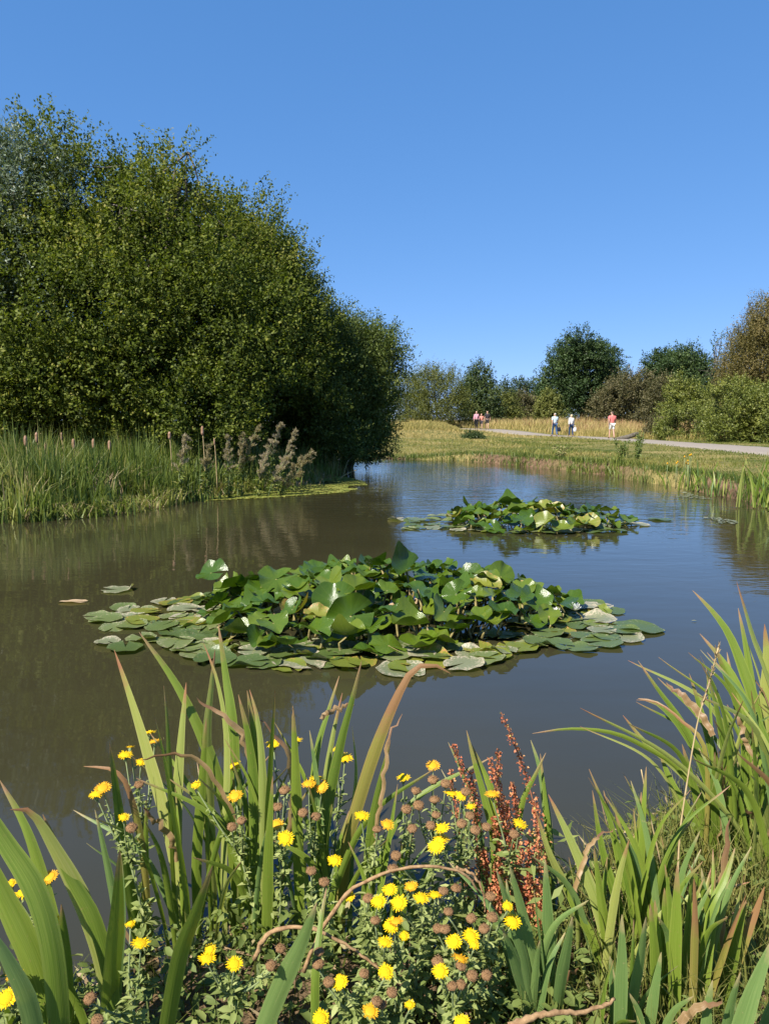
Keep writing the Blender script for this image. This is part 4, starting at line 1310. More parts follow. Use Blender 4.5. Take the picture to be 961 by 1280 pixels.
iris('iris with the thick half-brown leaf hooked over at its top', 420, 1.80, [
    ('o', 16, [(563, 842), (545, 832), (518, 836), (496, 872), (470, 935), (446, 1010), (432, 1065), (424, 1180)], .05, 'half-brown leaf hooked over at the tip'),
    ('g', 14, [(452, 826), (440, 875), (428, 920), (414, 985), (404, 1060), (400, 1170)], .10), ('g', 10, [(424, 845), (410, 890), (396, 940), (392, 1010), (396, 1170)], .1),
    ('g', 14, [(366, 882), (369, 950), (372, 1040), (376, 1170)], .0), ('y', 10, [(428, 866), (416, 920), (406, 990), (402, 1090)], .1), ('d', 8, [(443, 880), (410, 890), (402, 900)], .05, 'dry broken tip'),
    ('g', 14, [(488, 925), (472, 995), (462, 1060), (454, 1180)], .05), ('b', 10, [(440, 908), (445, 965), (440, 1040), (436, 1180)], .0), ('d', 6, [(502, 893), (486, 925), (478, 990), (466, 1060)], .05, 'thin straw-coloured leaf'),
    ('b', 12, [(387, 913), (394, 960), (400, 1030), (402, 1160)], .0)], 9, (.38, .62), 'gggb', (.012, .022), .10)
iris('short green iris between the bent brown leaf and the seed heads', 480, 1.74, [('g', 13, [(497, 980), (486, 1050), (474, 1120), (466, 1190)], .0), ('g', 12, [(476, 1000), (466, 1070), (462, 1190)], .0)], 5, (.3, .45), 'ggb', (.012, .02), .06)
iris('iris of two broad leaves in the middle of the bottom edge, one half in shade', 300, 1.32, [
    ('g', 24, [(266, 1082), (245, 1140), (224, 1200), (205, 1310)], -.05, 'broad leaf with its lower half in shade'), ('b', 26, [(396, 1128), (376, 1180), (350, 1235), (322, 1310)], -.05, 'broad leaf leaning across the flowers'), ('g', 11, [(408, 1110), (400, 1160), (394, 1230)], .1)], 0)
iris('thin iris tuft growing through the red dock spikes', 625, 1.86, [
    ('g', 10, [(583, 913), (592, 950), (606, 1000), (618, 1060)], .05), ('g', 12, [(586, 925), (604, 965), (616, 1000), (622, 1100)], .05), ('b', 8, [(560, 928), (575, 960), (590, 1000), (604, 1080)], .05),
    ('g', 10, [(682, 941), (668, 970), (652, 1005), (640, 1080)], .05), ('b', 10, [(663, 925), (674, 960), (682, 1010), (688, 1070), (690, 1150)], .05), ('g', 7, [(675, 942), (680, 990), (686, 1060)], .05)], 3, (.3, .5), 'gb', (.010, .016), .08)
iris('blue-green iris fan beside the single yellow flowers, just past the dock', 665, 1.50, [
    ('b', 16, [(620, 1086), (640, 1150), (656, 1210), (666, 1290)], .0), ('b', 16, [(636, 1080), (652, 1140), (666, 1210), (674, 1290)], .0), ('b', 16, [(681, 1074), (684, 1140), (686, 1200), (688, 1290)], .0),
    ('b', 13, [(667, 1112), (674, 1170), (680, 1230), (684, 1290)], .0), ('b', 16, [(715, 1146), (708, 1185), (700, 1230), (694, 1290)], -.05), ('b', 18, [(628, 1160), (644, 1205), (660, 1255), (666, 1300)], -.05),
    ('b', 14, [(643, 1205), (662, 1235), (684, 1262), (692, 1300)], -.05), ('d', 13, [(722, 1212), (706, 1225), (700, 1248), (716, 1290)], -.1, 'dead curled leaf')], 3, (.25, .38), 'bb', (.014, .022), .06)
iris('iris with two long yellow-edged leaves crossing towards the dock', 745, 1.62, [
    ('y', 15, [(685, 993), (708, 1040), (730, 1090), (748, 1140), (762, 1200), (775, 1290)], .1, 'yellow-edged leaf leaning over the water'), ('y', 19, [(669, 1012), (686, 1065), (708, 1110), (735, 1165), (757, 1215), (772, 1290)], .0, 'wide yellow-striped leaf with a brown edge'),
    ('d', 10, [(766, 1035), (742, 1050), (728, 1080), (716, 1120)], .05, 'brown bent blade'), ('g', 12, [(697, 1080), (716, 1130), (742, 1180), (756, 1260)], .05), ('g', 13, [(742, 1060), (750, 1120), (758, 1180), (764, 1290)], .0)], 4, (.3, .45), 'gby', (.014, .022), .08)
iris('upright green iris fan between the crossing yellow-edged leaves and the straw stalks', 800, 1.66, [
    ('g', 13, [(740, 988), (752, 1060), (772, 1130), (790, 1200), (798, 1290)], .1), ('g', 12, [(754, 988), (770, 1060), (786, 1130), (798, 1210), (804, 1290)], .1), ('g', 15, [(768, 1014), (788, 1080), (806, 1150), (812, 1290)], .05),
    ('g', 14, [(801, 990), (799, 1060), (804, 1130), (808, 1290)], .05), ('b', 12, [(778, 1040), (800, 1090), (812, 1160), (818, 1290)], .0), ('g', 11, [(822, 1020), (808, 1070), (806, 1130), (810, 1250)], .05)], 7, (.38, .58), 'gggb', (.013, .02), .07, .15)
iris('short blue-green iris right in front of the upright green fan', 788, 1.36, [
    ('b', 18, [(777, 1143), (777, 1200), (775, 1260), (774, 1320)], -.03), ('b', 20, [(807, 1146), (800, 1195), (790, 1255), (784, 1320)], -.03), ('b', 14, [(762, 1195), (768, 1250), (770, 1320)], .0), ('b', 14, [(826, 1190), (816, 1250), (806, 1320)], .0)], 3, (.22, .36), 'bbg', (.014, .022), .06)
iris('bright green iris with a straight sunlit leaf under the straw stems', 850, 1.50, [
    ('g', 17, [(846, 1082), (845, 1140), (843, 1200), (842, 1310)], .0, 'straight sunlit leaf'), ('g', 15, [(868, 1104), (866, 1160), (860, 1220), (852, 1310)], .0), ('g', 13, [(830, 1110), (830, 1170), (828, 1310)], .0), ('o', 9, [(867, 1098), (868, 1150), (866, 1230), (864, 1300)], -.02),
    ('b', 12, [(876, 1085), (884, 1140), (890, 1200), (888, 1300)], .05), ('g', 12, [(818, 1125), (822, 1190), (830, 1300)], .0), ('g', 14, [(812, 1130), (818, 1200), (820, 1310)], .0), ('d', 14, [(848, 1145), (850, 1175), (849, 1230)], .05, 'brown dead blade low down')], 6, (.3, .46), 'gggb', (.014, .022), .07, .15)
iris('iris with a dead brown upright leaf and a yellow-edged one at the grassy corner', 895, 1.52, [
    ('d', 15, [(911, 1022), (905, 1080), (901, 1130), (898, 1190), (896, 1260)], .05, 'tall dead brown leaf'), ('o', 13, [(932, 1118), (916, 1160), (900, 1205), (886, 1250), (876, 1310)], .0, 'yellow-edged leaf'), ('g', 17, [(932, 1125), (920, 1170), (908, 1230), (900, 1310)], -.03),
    ('o', 13, [(955, 1108), (944, 1140), (928, 1180), (914, 1225), (902, 1300)], .0), ('g', 15, [(918, 1060), (905, 1100), (890, 1140), (878, 1240)], .08), ('g', 13, [(860, 1080), (880, 1120), (893, 1180), (896, 1290)], .0)], 4, (.25, .42), 'gyb', (.014, .022), .08)
iris('wide blue-green iris leaves in the bottom corner beside the short grass', 945, 1.28, [
    ('b', 28, [(968, 1170), (950, 1215), (934, 1260), (918, 1320)], .0), ('b', 24, [(990, 1200), (972, 1250), (952, 1320)], .0), ('b', 16, [(890, 1225), (884, 1260), (880, 1320)], .0), ('b', 18, [(925, 1215), (912, 1260), (905, 1320)], .0), ('d', 13, [(905, 1250), (880, 1258), (858, 1270), (850, 1300)], -.05, 'dead tan leaf lying across')], 1, (.2, .3), 'b')
iris('sprawling iris on the bank edge with leaves reaching far out over the water', 905, 2.10, [
    ('g', 10, [(778, 966), (800, 1003), (836, 1045), (872, 1078), (898, 1105)], .1), ('g', 13, [(824, 942), (842, 985), (868, 1030), (902, 1082)], .1), ('y', 9, [(778, 894), (808, 930), (842, 958), (878, 998), (905, 1060)], .1, 'thin yellow-green leaf reaching far out'),
    ('g', 14, [(797, 873), (822, 880), (848, 905), (876, 950), (900, 1030), (908, 1090)], .15), ('o', 5, [(795, 875), (820, 878), (850, 900), (882, 945)], .12), ('g', 10, [(797, 826), (822, 862), (850, 900), (876, 950), (900, 1020)], .2),
    ('g', 6, [(665, 917), (712, 911), (765, 916), (808, 935), (850, 965), (895, 1040)], .0, 'long dark thread-like leaf bent out over the water'), ('d', 11, [(832, 855), (856, 874), (880, 900), (892, 920)], .1, 'brown dead tip'),
    ('g', 12, [(861, 842), (876, 890), (892, 950), (908, 1040)], .1), ('g', 13, [(882, 840), (896, 890), (908, 960), (916, 1050)], .05), ('g', 10, [(852, 930), (866, 980), (884, 1040), (900, 1100)], .0), ('g', 11, [(893, 940), (892, 990), (896, 1050), (904, 1100)], -.1), ('d', 6, [(900, 938), (903, 980), (905, 1010)], -.1, 'brown dead tip')], 8, (.4, .66), 'gggbyd', (.011, .019), .12, .25)
iris('tall iris leaning in from the picture edge with a yellow leaf above all others', 955, 2.35, [
    ('g', 13, [(865, 738), (888, 762), (910, 792), (928, 836), (944, 890), (956, 1000)], .15, 'long dark leaf bending down to a point'), ('y', 13, [(920, 727), (930, 760), (942, 800), (958, 840), (976, 900), (985, 1000)], .1, 'yellow brown-tipped leaf above all others'),
    ('g', 10, [(922, 760), (930, 800), (938, 850), (945, 920), (955, 1010)], .1), ('g', 11, [(874, 792), (898, 820), (918, 850), (935, 900), (950, 1000)], .15), ('g', 16, [(893, 806), (905, 840), (922, 880), (940, 950), (955, 1030)], .1),
    ('y', 16, [(955, 780), (958, 830), (956, 900), (958, 1030)], .0), ('y', 14, [(925, 900), (940, 940), (955, 1000)], -.1), ('g', 8, [(962, 690), (968, 760), (975, 860), (980, 1000)], .05), ('g', 9, [(908, 815), (916, 860), (930, 930)], .1)], 11, (.4, .72), 'gggyybd', (.011, .020), .16, .25)
iris('dense iris tuft filling the picture edge below the tall yellow leaf', 965, 2.05, [('b', 11, [(936, 1064), (940, 1100), (946, 1140)], .0), ('g', 12, [(925, 1050), (932, 1090), (944, 1140)], .0), ('d', 11, [(930, 1010), (950, 1030), (972, 1060)], -.1, 'dead leaf folded down'), ('d', 7, [(908, 880), (925, 905), (935, 935), (950, 970)], .1, 'dry tan leaf')], 22, (.35, .75), 'ggyybgo', (.012, .024), .20, .3)

# clumps on the far shore of the bay
for px, py, nleaf, hh, lab in ((862, 608, 22, .62, 'bright iris clump on the far shore with a few orange seed heads'), (836, 598, 12, .42, 'small iris clump on the far shore beside the bright one'), (893, 614, 14, .5, 'slim iris clump on the far shore between two bigger ones'),
                               (950, 628, 30, .85, 'largest iris clump on the far shore, dark green at the picture edge'), (985, 634, 24, .85, 'iris clump on the far shore just past the largest one')):
    g = gp(px, py, .1)
    t = thing('iris_plant', lab, 'iris plant', (g[0], g[1], .08), 'iris plants on the far shore')
    for k in range(nleaf):
        x0, y0 = g[0] + random.gauss(0, .20), g[1] + random.gauss(0, .14)
        h_ = hh * random.uniform(.55, 1.1)
        la, ly = random.gauss(0, .28), random.gauss(0, .2)
        cur = [(x0, y0, .02), (x0 + la * h_ * .3, y0 + ly * h_ * .3, h_ * .5), (x0 + la * h_, y0 + ly * h_, h_)]
        sword(t, cur, random.uniform(.02, .032), M[MK[random.choice('gggyb')]], random.random())
    if 'orange' in lab:
        for k in range(9):
            a = Acc()
            p0 = np.array((g[0] + random.gauss(-.1, .16), g[1] + random.gauss(0, .1), random.uniform(.5, .75)))
            tube(a, [p0 - (0, 0, .5), p0], [.006, .004], 4)
            put('stem', a.mesh('stem', M['stem_green']), t)
            a = Acc()
            tube(a, [p0, p0 + (0, 0, .02), p0 + (0, 0, .04)], [.008, .016, .006], 6)
            put('seed_head', a.mesh('seed_head', M['ray_orange']), t)

# leafy weeds on the far bank
for px, py, hpx, lab in ((795, 578, 36, 'bushy green weed on the eroded bank, taller of two'), (778, 575, 28, 'thin green weed just beside the tallest bank weed'), (700, 574, 18, 'pale dry weed tuft on the far bank below the couple')):
    g = gp(px, py, .25)
    t = thing('bank_weed', lab, 'weed', (g[0], g[1], .22), 'weeds on the far bank')
    hh = hpx / F_PX * g[1]
    n = 420
    a, st = Acc(), Acc()
    for k in range(7):
        tp = np.array((g[0] + random.gauss(0, .16), g[1] + random.gauss(0, .16), .22 + hh * random.uniform(.6, 1.1)))
        tube(st, spline([(g[0] + random.gauss(0, .05), g[1], .2), (np.array((g[0], g[1], .2)) + tp) / 2 + rng.normal(0, .03, 3), tp], 6), np.linspace(.008, .003, 6), 4)
        u = rng.random(n // 7)[:, None]
        p = np.array((g[0], g[1], .22)) * (1 - u) + tp * u + rng.normal(0, .04, (n // 7, 3))
        kite_leaves(a, p, rng.normal(size=(n // 7, 3)) + np.array((0, 0, .3)), rng.normal(size=(n // 7, 3)) + np.array((0, 0, 1.)), rng.uniform(.05, .12, n // 7), rng.uniform(.02, .045, n // 7), np.clip(rng.normal(.9 if 'dry' in lab else .3, .2, n // 7), 0, 1))
    put('stem', st.mesh('stem', M['stem_green']), t)
    put('foliage', a.mesh('foliage', M['undergrowth']), t)

# ------------------------------------------------------------------ straw stems at the near bank
for pts, Y, lab in (([(898, 806), (884, 860), (872, 900), (858, 980), (848, 1060), (846, 1180)], 1.75, 'tall straw-coloured grass stalk with a narrow seed head crossing the water'),
                    ([(801, 962), (812, 1020), (824, 1075), (834, 1150)], 1.70, 'short bare straw stalk beside the upright iris fan')):
    cur = [at(px, py, Y) for px, py in pts]
    cur.append(np.array((cur[-1][0], Y, gz1(cur[-1][0], Y) - .02)))
    t = thing('grass_stalk', lab, 'grass stalk', tuple(cur[-1]))
    a = Acc()
    c = spline(cur[::-1], 24)
    tube(a, c, np.linspace(.0030, .0014, 24), 5)
    put('stem', a.mesh('stem', M['straw'], True), t)
    if 'seed head' in lab:
        a = Acc()
        n = 110
        u = rng.uniform(.80, 1.0, n)
        p = np.stack([np.interp(u, np.linspace(0, 1, 24), c[:, k]) for k in range(3)], 1)
        up_ = unit(c[-1] - c[-5])
        kite_leaves(a, p, up_ + rng.normal(0, .25, (n, 3)), rng.normal(size=(n, 3)), rng.uniform(.010, .018, n), rng.uniform(.003, .005, n), rng.uniform(.5, 1, n))
        put('seed_head', a.mesh('seed_head', M['litter']), t)

# ------------------------------------------------------------------ dock with red seed spikes
DOCK = [('tallest red dock spike curving up and away over the water', 1.86, 692, [[(626, 890), (640, 925), (656, 965), (668, 1010), (680, 1060), (690, 1150)]]),
        ('dense red dock with a bunch of upright spikes', 1.80, 640, [[(622, 938), (624, 985), (632, 1040), (642, 1150)], [(612, 948), (622, 1000), (634, 1060), (642, 1150)], [(640, 978), (645, 1020), (648, 1080), (650, 1160)], [(633, 1000), (638, 1050), (646, 1150)], [(616, 1020), (622, 1060), (634, 1140)]]),
        ('rusty dock growing behind the arching dry stem', 1.72, 612, [[(603, 1060), (612, 1110), (620, 1170)], [(620, 1080), (622, 1130), (626, 1190)], [(650, 1062), (648, 1110), (642, 1180)], [(662, 1040), (660, 1100), (654, 1180)]]),
        ('dock with short red spikes next to the blue-green iris fan', 1.70, 668, [[(668, 1000), (672, 1050), (674, 1140)], [(660, 1090), (664, 1130), (668, 1190)], [(676, 1110), (676, 1150), (676, 1210)]]),
        ('thin pinkish dock spike beside the yellow flower cluster', 1.84, 590, [[(566, 930), (578, 965), (590, 1000), (600, 1080)], [(588, 962), (594, 1000), (600, 1080)], [(563, 962), (568, 1000), (580, 1080)]])]
for lab, Y, bpx, spikes in DOCK:
    b0 = at(bpx, 1150, Y)
    gz = max(gz1(b0[0], Y), 0)
    t = thing('dock_plant', lab, 'dock plant', (b0[0], Y, gz), 'red docks on the near bank')
    for pts in spikes:
        cur = [at(px, py, Y + random.uniform(-.02, .05)) for px, py in pts]
        cur.append(np.array((b0[0] + random.gauss(0, .02), Y, gz - .02)))
        c = spline(cur[::-1], 24)
        a = Acc()
        tube(a, c, np.linspace(.0030, .0009, 24), 5)
        put('stem', a.mesh('stem', M['stem_red'], True), t)
        n = 360
        u = rng.uniform(.28, 1.0, n)
        nod = (np.floor(u * 40) + .5 + rng.normal(0, .22, n)) / 40       # whorls
        p = np.stack([np.interp(nod, np.linspace(0, 1, 24), c[:, k]) for k in range(3)], 1)
        d = unit(rng.normal(size=(n, 3)))
        p = p + d * (rng.uniform(.004, .026, n) * (1.18 - nod))[:, None]
        a = Acc()
        kite_leaves(a, p, d + np.array((0, 0, -.2)), rng.normal(size=(n, 3)), rng.uniform(.0055, .0100, n), rng.uniform(.0045, .0080, n), np.clip(rng.normal(.52, .22, n) + .25 * (nod < .5), 0, 1), fold=.5)
        put('seed_spike', a.mesh('seed_spike', M['dock_seed']), t)
    n = 40
    a = Acc()
    p = np.column_stack((b0[0] + rng.normal(0, .05, n), Y + rng.normal(0, .05, n), gz + rng.uniform(.03, .3, n)))
    kite_leaves(a, p, rng.normal(size=(n, 3)), rng.normal(size=(n, 3)) + np.array((0, 0, .8)), rng.uniform(.03, .07, n), rng.uniform(.010, .02, n), rng.uniform(.2, 1, n))
    put('foliage', a.mesh('foliage', M['undergrowth']), t)


# ------------------------------------------------------------------ fleabane
def flower_meshes(k):
    r_ = np.random.default_rng(300 + k)
    a = Acc()
    n = 46
    for j in range(n):
        an = 2 * math.pi * j / n + r_.normal(0, .04)
        L = r_.uniform(.74, 1.06)
        dz = r_.uniform(-.10, .16)
        w_ = .055
        ca, sa = math.cos(an), math.sin(an)
        pts = []
        for rad, hw, z in ((.42, .5, .02), (.72, 1.0, .05 + dz * .4), (L, .55, .02 + dz)):
            pts += [(rad * ca - sa * w_ * hw, rad * sa + ca * w_ * hw, z), (rad * ca + sa * w_ * hw, rad * sa - ca * w_ * hw, z)]
        a.add(pts, [[0, 1, 3, 2], [2, 3, 5, 4]])
    return a


def dome(rad, h, rings=5, seg=16, bumps=.04, seed=0, under=.3):
    r_ = np.random.default_rng(seed)
    v, q, t = [], [], []
    zs = [(-under, .35)] + [(h * math.sin(x_), math.cos(x_)) for x_ in np.linspace(0, math.pi / 2 * .93, rings)]
    for z, r in zs:
        for j in range(seg):
            an = 2 * math.pi * j / seg
            k = 1 + r_.normal(0, bumps)
            v.append((rad * r * k * math.cos(an), rad * r * k * math.sin(an), z * (1 + r_.normal(0, bumps))))
    n = len(zs)
    for i in range(n - 1):
        for j in range(seg):
            q.append((i * seg + j, i * seg + (j + 1) % seg, (i + 1) * seg + (j + 1) % seg, (i + 1) * seg + j))
    v.append((0, 0, h))
    for j in range(seg):
        t.append(((n - 1) * seg + j, (n - 1) * seg + (j + 1) % seg, len(v) - 1))
    return np.array(v), q, t


RAYS = {kind: [flower_meshes(k).mesh('ray_petals', M[mk]) for k in range(3)] for kind, mk in (('y', 'ray_yellow'), ('o', 'ray_orange'))}
DISC = {kind: mesh_from('disc', *dome(.58, .13, seed=5, under=.28), M[mk], None, True) for kind, mk in (('y', 'disc_yellow'), ('o', 'ray_orange'))}
SEEDH = []
for k in range(3):
    a = Acc()
    v, q, t = dome(.82, .50, 6, 18, .07, 20 + k, .55)
    a.add(v, q, t)
    r_ = np.random.default_rng(40 + k)
    for j in range(130):       # bristly surface
        d = unit(r_.normal(size=3) + np.array((0, 0, .7)))
        if d[2] < -.1:
            continue
        p = np.array((d[0] * .80, d[1] * .80, d[2] * .48))
        s_ = unit(np.cross(d, r_.normal(size=3))) * .05
        a.add([p - s_, p + s_, p + d * r_.uniform(.14, .28)], None, [[0, 1, 2]])
    SEEDH.append(a.mesh('seed_head', M['seed_brown']))
CALYX = mesh_from('calyx', *dome(.46, .06, seed=9, under=.75), M['stem_green'], None, True)
PX_SIZE = {'y': 9.9, 'o': 9.2, 'b': 6.4, 's': 7.0}


def fleabane(label, bpx, heads, leafy=150):
    ymean = sum(h_[1] for h_ in heads) / len(heads)

    def depth(py):
        ang = PITCH + math.atan((py - CY) / F_PX)
        z = .50 - .20 * min(1, max(0, (py - 920) / 360))
        return (H_CAM - z) / math.tan(ang)

    Y = depth(ymean) + .03
    b0 = at(bpx, ymean, Y)
    bx, by = b0[0], min(Y + .02, 1.80)
    gz = max(gz1(bx, by), 0.0)
    t = thing('fleabane_plant', label, 'wildflower', (bx, by, gz), 'fleabane plants on the near bank')
    P = [at(px, py, depth(py) * random.uniform(.985, 1.015)) for px, py, _ in heads]
    low = min(p[2] for p in P)
    node = np.array((bx * .5 + np.mean([p[0] for p in P]) * .5, by * .5 + Y * .5, gz + max(.08, (low - gz) * .62)))
    st, fo = Acc(), Acc()
    main = spline([(bx, by, gz - .02), np.array((bx, by, gz)) * .5 + node * .5 + rng.normal(0, .008, 3), node], 8)
    tube(st, main, np.linspace(.0036, .0028, 8), 6)
    lp, ld = [main], [np.repeat((main[-1] - main[0])[None], len(main), 0)]
    rots = []
    for p, (px, py, kd) in zip(P, heads):
        end = p - np.array((0, 0, .010))
        c = spline([node + (end - node) * random.uniform(0, .12), node * .55 + end * .45 + np.array((0, 0, -.008)) + rng.normal(0, .006, 3), end], 9)
        tube(st, c, np.linspace(.0026, .0017, 9), 5)
        lp.append(c[1:7])
        ld.append(np.repeat((c[-1] - c[0])[None], 6, 0))
        d = unit(c[-1] - c[-3])
        toward = np.array((0, 0, H_CAM)) - p
        face = unit(d * .55 + np.array((0, 0, .9)) + unit(toward) * random.uniform(-.1, .9) + rng.normal(0, .16, 3))
        rots.append(Vector(face).to_track_quat('Z', 'Y').to_euler())
    put('stem', st.mesh('stem', M['stem_green'], True), t)
    LP, LD = np.concatenate(lp), np.concatenate(ld)
    leafy = int(leafy * .72)
    pick = rng.integers(0, len(LP), leafy)
    low_extra = rng.integers(0, len(main), leafy // 3)
    p = np.concatenate((LP[pick], main[low_extra])) + rng.normal(0, .0035, (leafy + leafy // 3, 3))
    n = len(p)
    d = unit(rng.normal(size=(n, 3)) * np.array((1, 1, .35)) + np.array((0, 0, .35)))
    rel = np.clip((p[:, 2] - gz) / max(low - gz, .05), 0, 1)
    Lf = (.050 - .036 * rel) * rng.uniform(.6, 1.2, n)
    # two kites per leaf, so that it bends downward along its length
    side_n = rng.normal(0, .35, (n, 3)) + np.array((0, 0, 1.))
    var = np.clip(rng.normal(.5, .24, n), 0, 1)
    oval_leaves(fo, p, d, side_n, Lf, Lf * rng.uniform(.30, .46, n), var, fold=.2, curl=.25)
    put('foliage', fo.mesh('foliage', M['fleabane_leaf']), t)
    for p, (px, py, kd), ro in zip(P, heads, rots):
        r = PX_SIZE[kd] / F_PX * np.linalg.norm(p - np.array((0, 0, H_CAM))) * random.uniform(.92, 1.08)
        loc = Vector(p) - t.location
        if kd in 'yob':
            f = link('flower', random.choice(RAYS['o' if kd == 'o' else 'y']), t, loc)
            f.scale = (r, r, r * (1.5 if kd == 'b' else 1))
            f.rotation_euler = ro
            dsk = link('disc', DISC['o' if kd == 'o' else 'y'], f, (0, 0, .04))
            link('calyx', CALYX, f, (0, 0, -.02))
            if kd == 'o':
                f['label'] = 'ageing orange flower'
        else:
            f = link('seed_head', random.choice(SEEDH), t, loc)
            f.scale = (r, r, r)
            f.rotation_euler = ro
            if kd == 's':
                c_ = link('calyx', CALYX, f, (0, 0, -.22))
    return t


FLEA = [
    ('fleabane with side-on yellow flowers in front of the widest yellow-green iris leaf', 197, [(186, 916, 'y'), (193, 927, 'o'), (163, 934, 'b'), (157, 944, 'y'), (176, 953, 'b'), (174, 981, 's')], 200),
    ('fleabane holding one tilted yellow flower out over the open water', 170, [(121, 993, 'y'), (129, 985, 'o'), (155, 1022, 'b'), (165, 1035, 's')], 170),
    ('fleabane with a string of yellow flowers behind the arching yellowed iris leaf', 52, [(14, 1105, 'b'), (31, 1116, 'y'), (46, 1111, 'y'), (63, 1096, 'o'), (60, 1138, 'b'), (66, 1152, 'y'), (53, 1156, 'b')], 160),
    ('fleabane with a pair of wide yellow flowers in the very corner', 18, [(19, 1219, 'o'), (8, 1248, 'y'), (25, 1242, 'y')], 110),
    ('fleabane with one edge-on yellow flower above two brown seed heads, by the broad corner iris', 172, [(163, 1154, 'b'), (176, 1179, 'y'), (113, 1248, 's'), (122, 1276, 's')], 170),
    ('fleabane with one clear yellow flower and two brown heads between the left iris blades', 312, [(293, 958, 'y'), (294, 995, 'o'), (245, 981, 'b'), (302, 1026, 's'), (290, 1034, 's')], 200),
    ('fleabane with a round bright flower against the dark upright iris leaf', 345, [(342, 930, 'y'), (372, 925, 'b'), (357, 1048, 'y'), (346, 1031, 'o'), (347, 1009, 's'), (356, 988, 's')], 190),
    ('low fleabane with a round yellow flower left of the broad leaning iris leaf', 285, [(259, 1198, 'y'), (263, 1187, 'b'), (293, 1205, 'y'), (339, 1207, 's'), (351, 1186, 's')], 200),
    ('fleabane with a double yellow head over orange ones below the tall green iris leaf', 392, [(396, 973, 'y'), (386, 980, 'o'), (402, 984, 'o'), (379, 1016, 's'), (395, 1021, 's')], 190),
    ('slender fleabane with two yellow flowers high beside the bent brown iris leaf', 418, [(420, 937, 'b'), (431, 947, 'y')], 100),
    ('fleabane with a flat yellow flower on a bare curved stalk right of the bent leaf', 455, [(452, 1020, 'y'), (484, 1031, 'o'), (471, 1037, 's')], 120),
    ('fleabane with a ragged yellow flower over a stacked pair of brown heads', 402, [(418, 1076, 'y'), (389, 1089, 's'), (405, 1103, 's')], 170),
    ('fleabane with a small high yellow flower and three brown heads below it', 512, [(504, 972, 'y'), (520, 989, 's'), (508, 1012, 's'), (515, 1036, 's')], 170),
    ('highest fleabane of the middle, an orange flower over four seed heads', 542, [(541, 957, 'o'), (541, 975, 's'), (557, 980, 's'), (543, 1000, 's'), (523, 1007, 's')], 180),
    ('fleabane with two joined yellow flowers beside the thin dock spike', 578, [(564, 992, 'y'), (576, 995, 'b'), (588, 1008, 'b'), (582, 990, 's'), (587, 1020, 's'), (577, 1030, 's')], 180),
    ('fleabane with a lone small yellow flower among four grey-brown heads', 562, [(552, 1035, 'y'), (538, 1032, 's'), (545, 1019, 's'), (594, 1038, 's'), (608, 1034, 's')], 190),
    ('fleabane with the big double yellow flower above the arching dry stem', 532, [(545, 1058, 'y'), (551, 1049, 'y'), (495, 1070, 's'), (491, 1086, 's')], 200),
    ('fleabane with one yellow flower lost in the red dock', 645, [(649, 1030, 'y'), (642, 1043, 's'), (615, 993, 'o')], 110),
    ('fleabane with four flowers just inside the foot of the arching dry stem', 455, [(437, 1121, 'b'), (460, 1123, 's'), (473, 1127, 'y'), (487, 1112, 'y')], 200),
    ('fleabane with a row of three yellow flowers under the arching dry stem', 522, [(498, 1129, 'y'), (526, 1123, 'y'), (544, 1119, 'y'), (514, 1108, 'o'), (554, 1114, 's'), (570, 1111, 's')], 200),
    ('fleabane with the largest yellow flower, below the row of three', 490, [(489, 1157, 'y'), (495, 1152, 'o'), (469, 1151, 's'), (481, 1178, 'y'), (505, 1170, 'b')], 210),
    ('fleabane with a wide flower under the largest one and another behind a seed head', 450, [(482, 1215, 'y'), (425, 1228, 'y'), (411, 1228, 's')], 190),
    ('fleabane with only brown seed heads beside the thick fallen dry stem', 428, [(399, 1190, 's'), (398, 1205, 's'), (455, 1217, 's'), (490, 1241, 's')], 190),
    ('fleabane with an orange-yellow flower near the bottom edge and a bud to its side', 478, [(463, 1264, 'o'), (471, 1252, 's'), (477, 1256, 's'), (512, 1256, 'b')], 170),
    ('fleabane whose one flower touches the bottom edge next to the leaning iris leaf', 398, [(401, 1273, 'y')], 120),
    ('fleabane with a half-hidden flower at the bottom edge in the grass', 577, [(577, 1277, 'y')], 120),
    ('fleabane with a pair of round flowers under the end of the arching dry stem', 575, [(567, 1177, 'y'), (588, 1170, 'y'), (592, 1181, 'b'), (547, 1161, 's'), (556, 1162, 's')], 200),
    ('fleabane with one daisy-like flower in front of an orange one and many brown heads', 572, [(550, 1214, 'y'), (547, 1202, 's'), (575, 1198, 'o'), (576, 1208, 's'), (565, 1233, 's'), (576, 1231, 's'), (590, 1220, 's'), (608, 1219, 's')], 220),
    ('fleabane with two yellow flowers beside the blue-green iris fan', 618, [(634, 1133, 'b'), (640, 1152, 'y'), (613, 1121, 's'), (615, 1147, 's'), (605, 1161, 's'), (589, 1148, 's'), (560, 1140, 's')], 200),
]
for lab, bpx, heads, leafy in FLEA:
    fleabane(lab, bpx, heads, leafy)

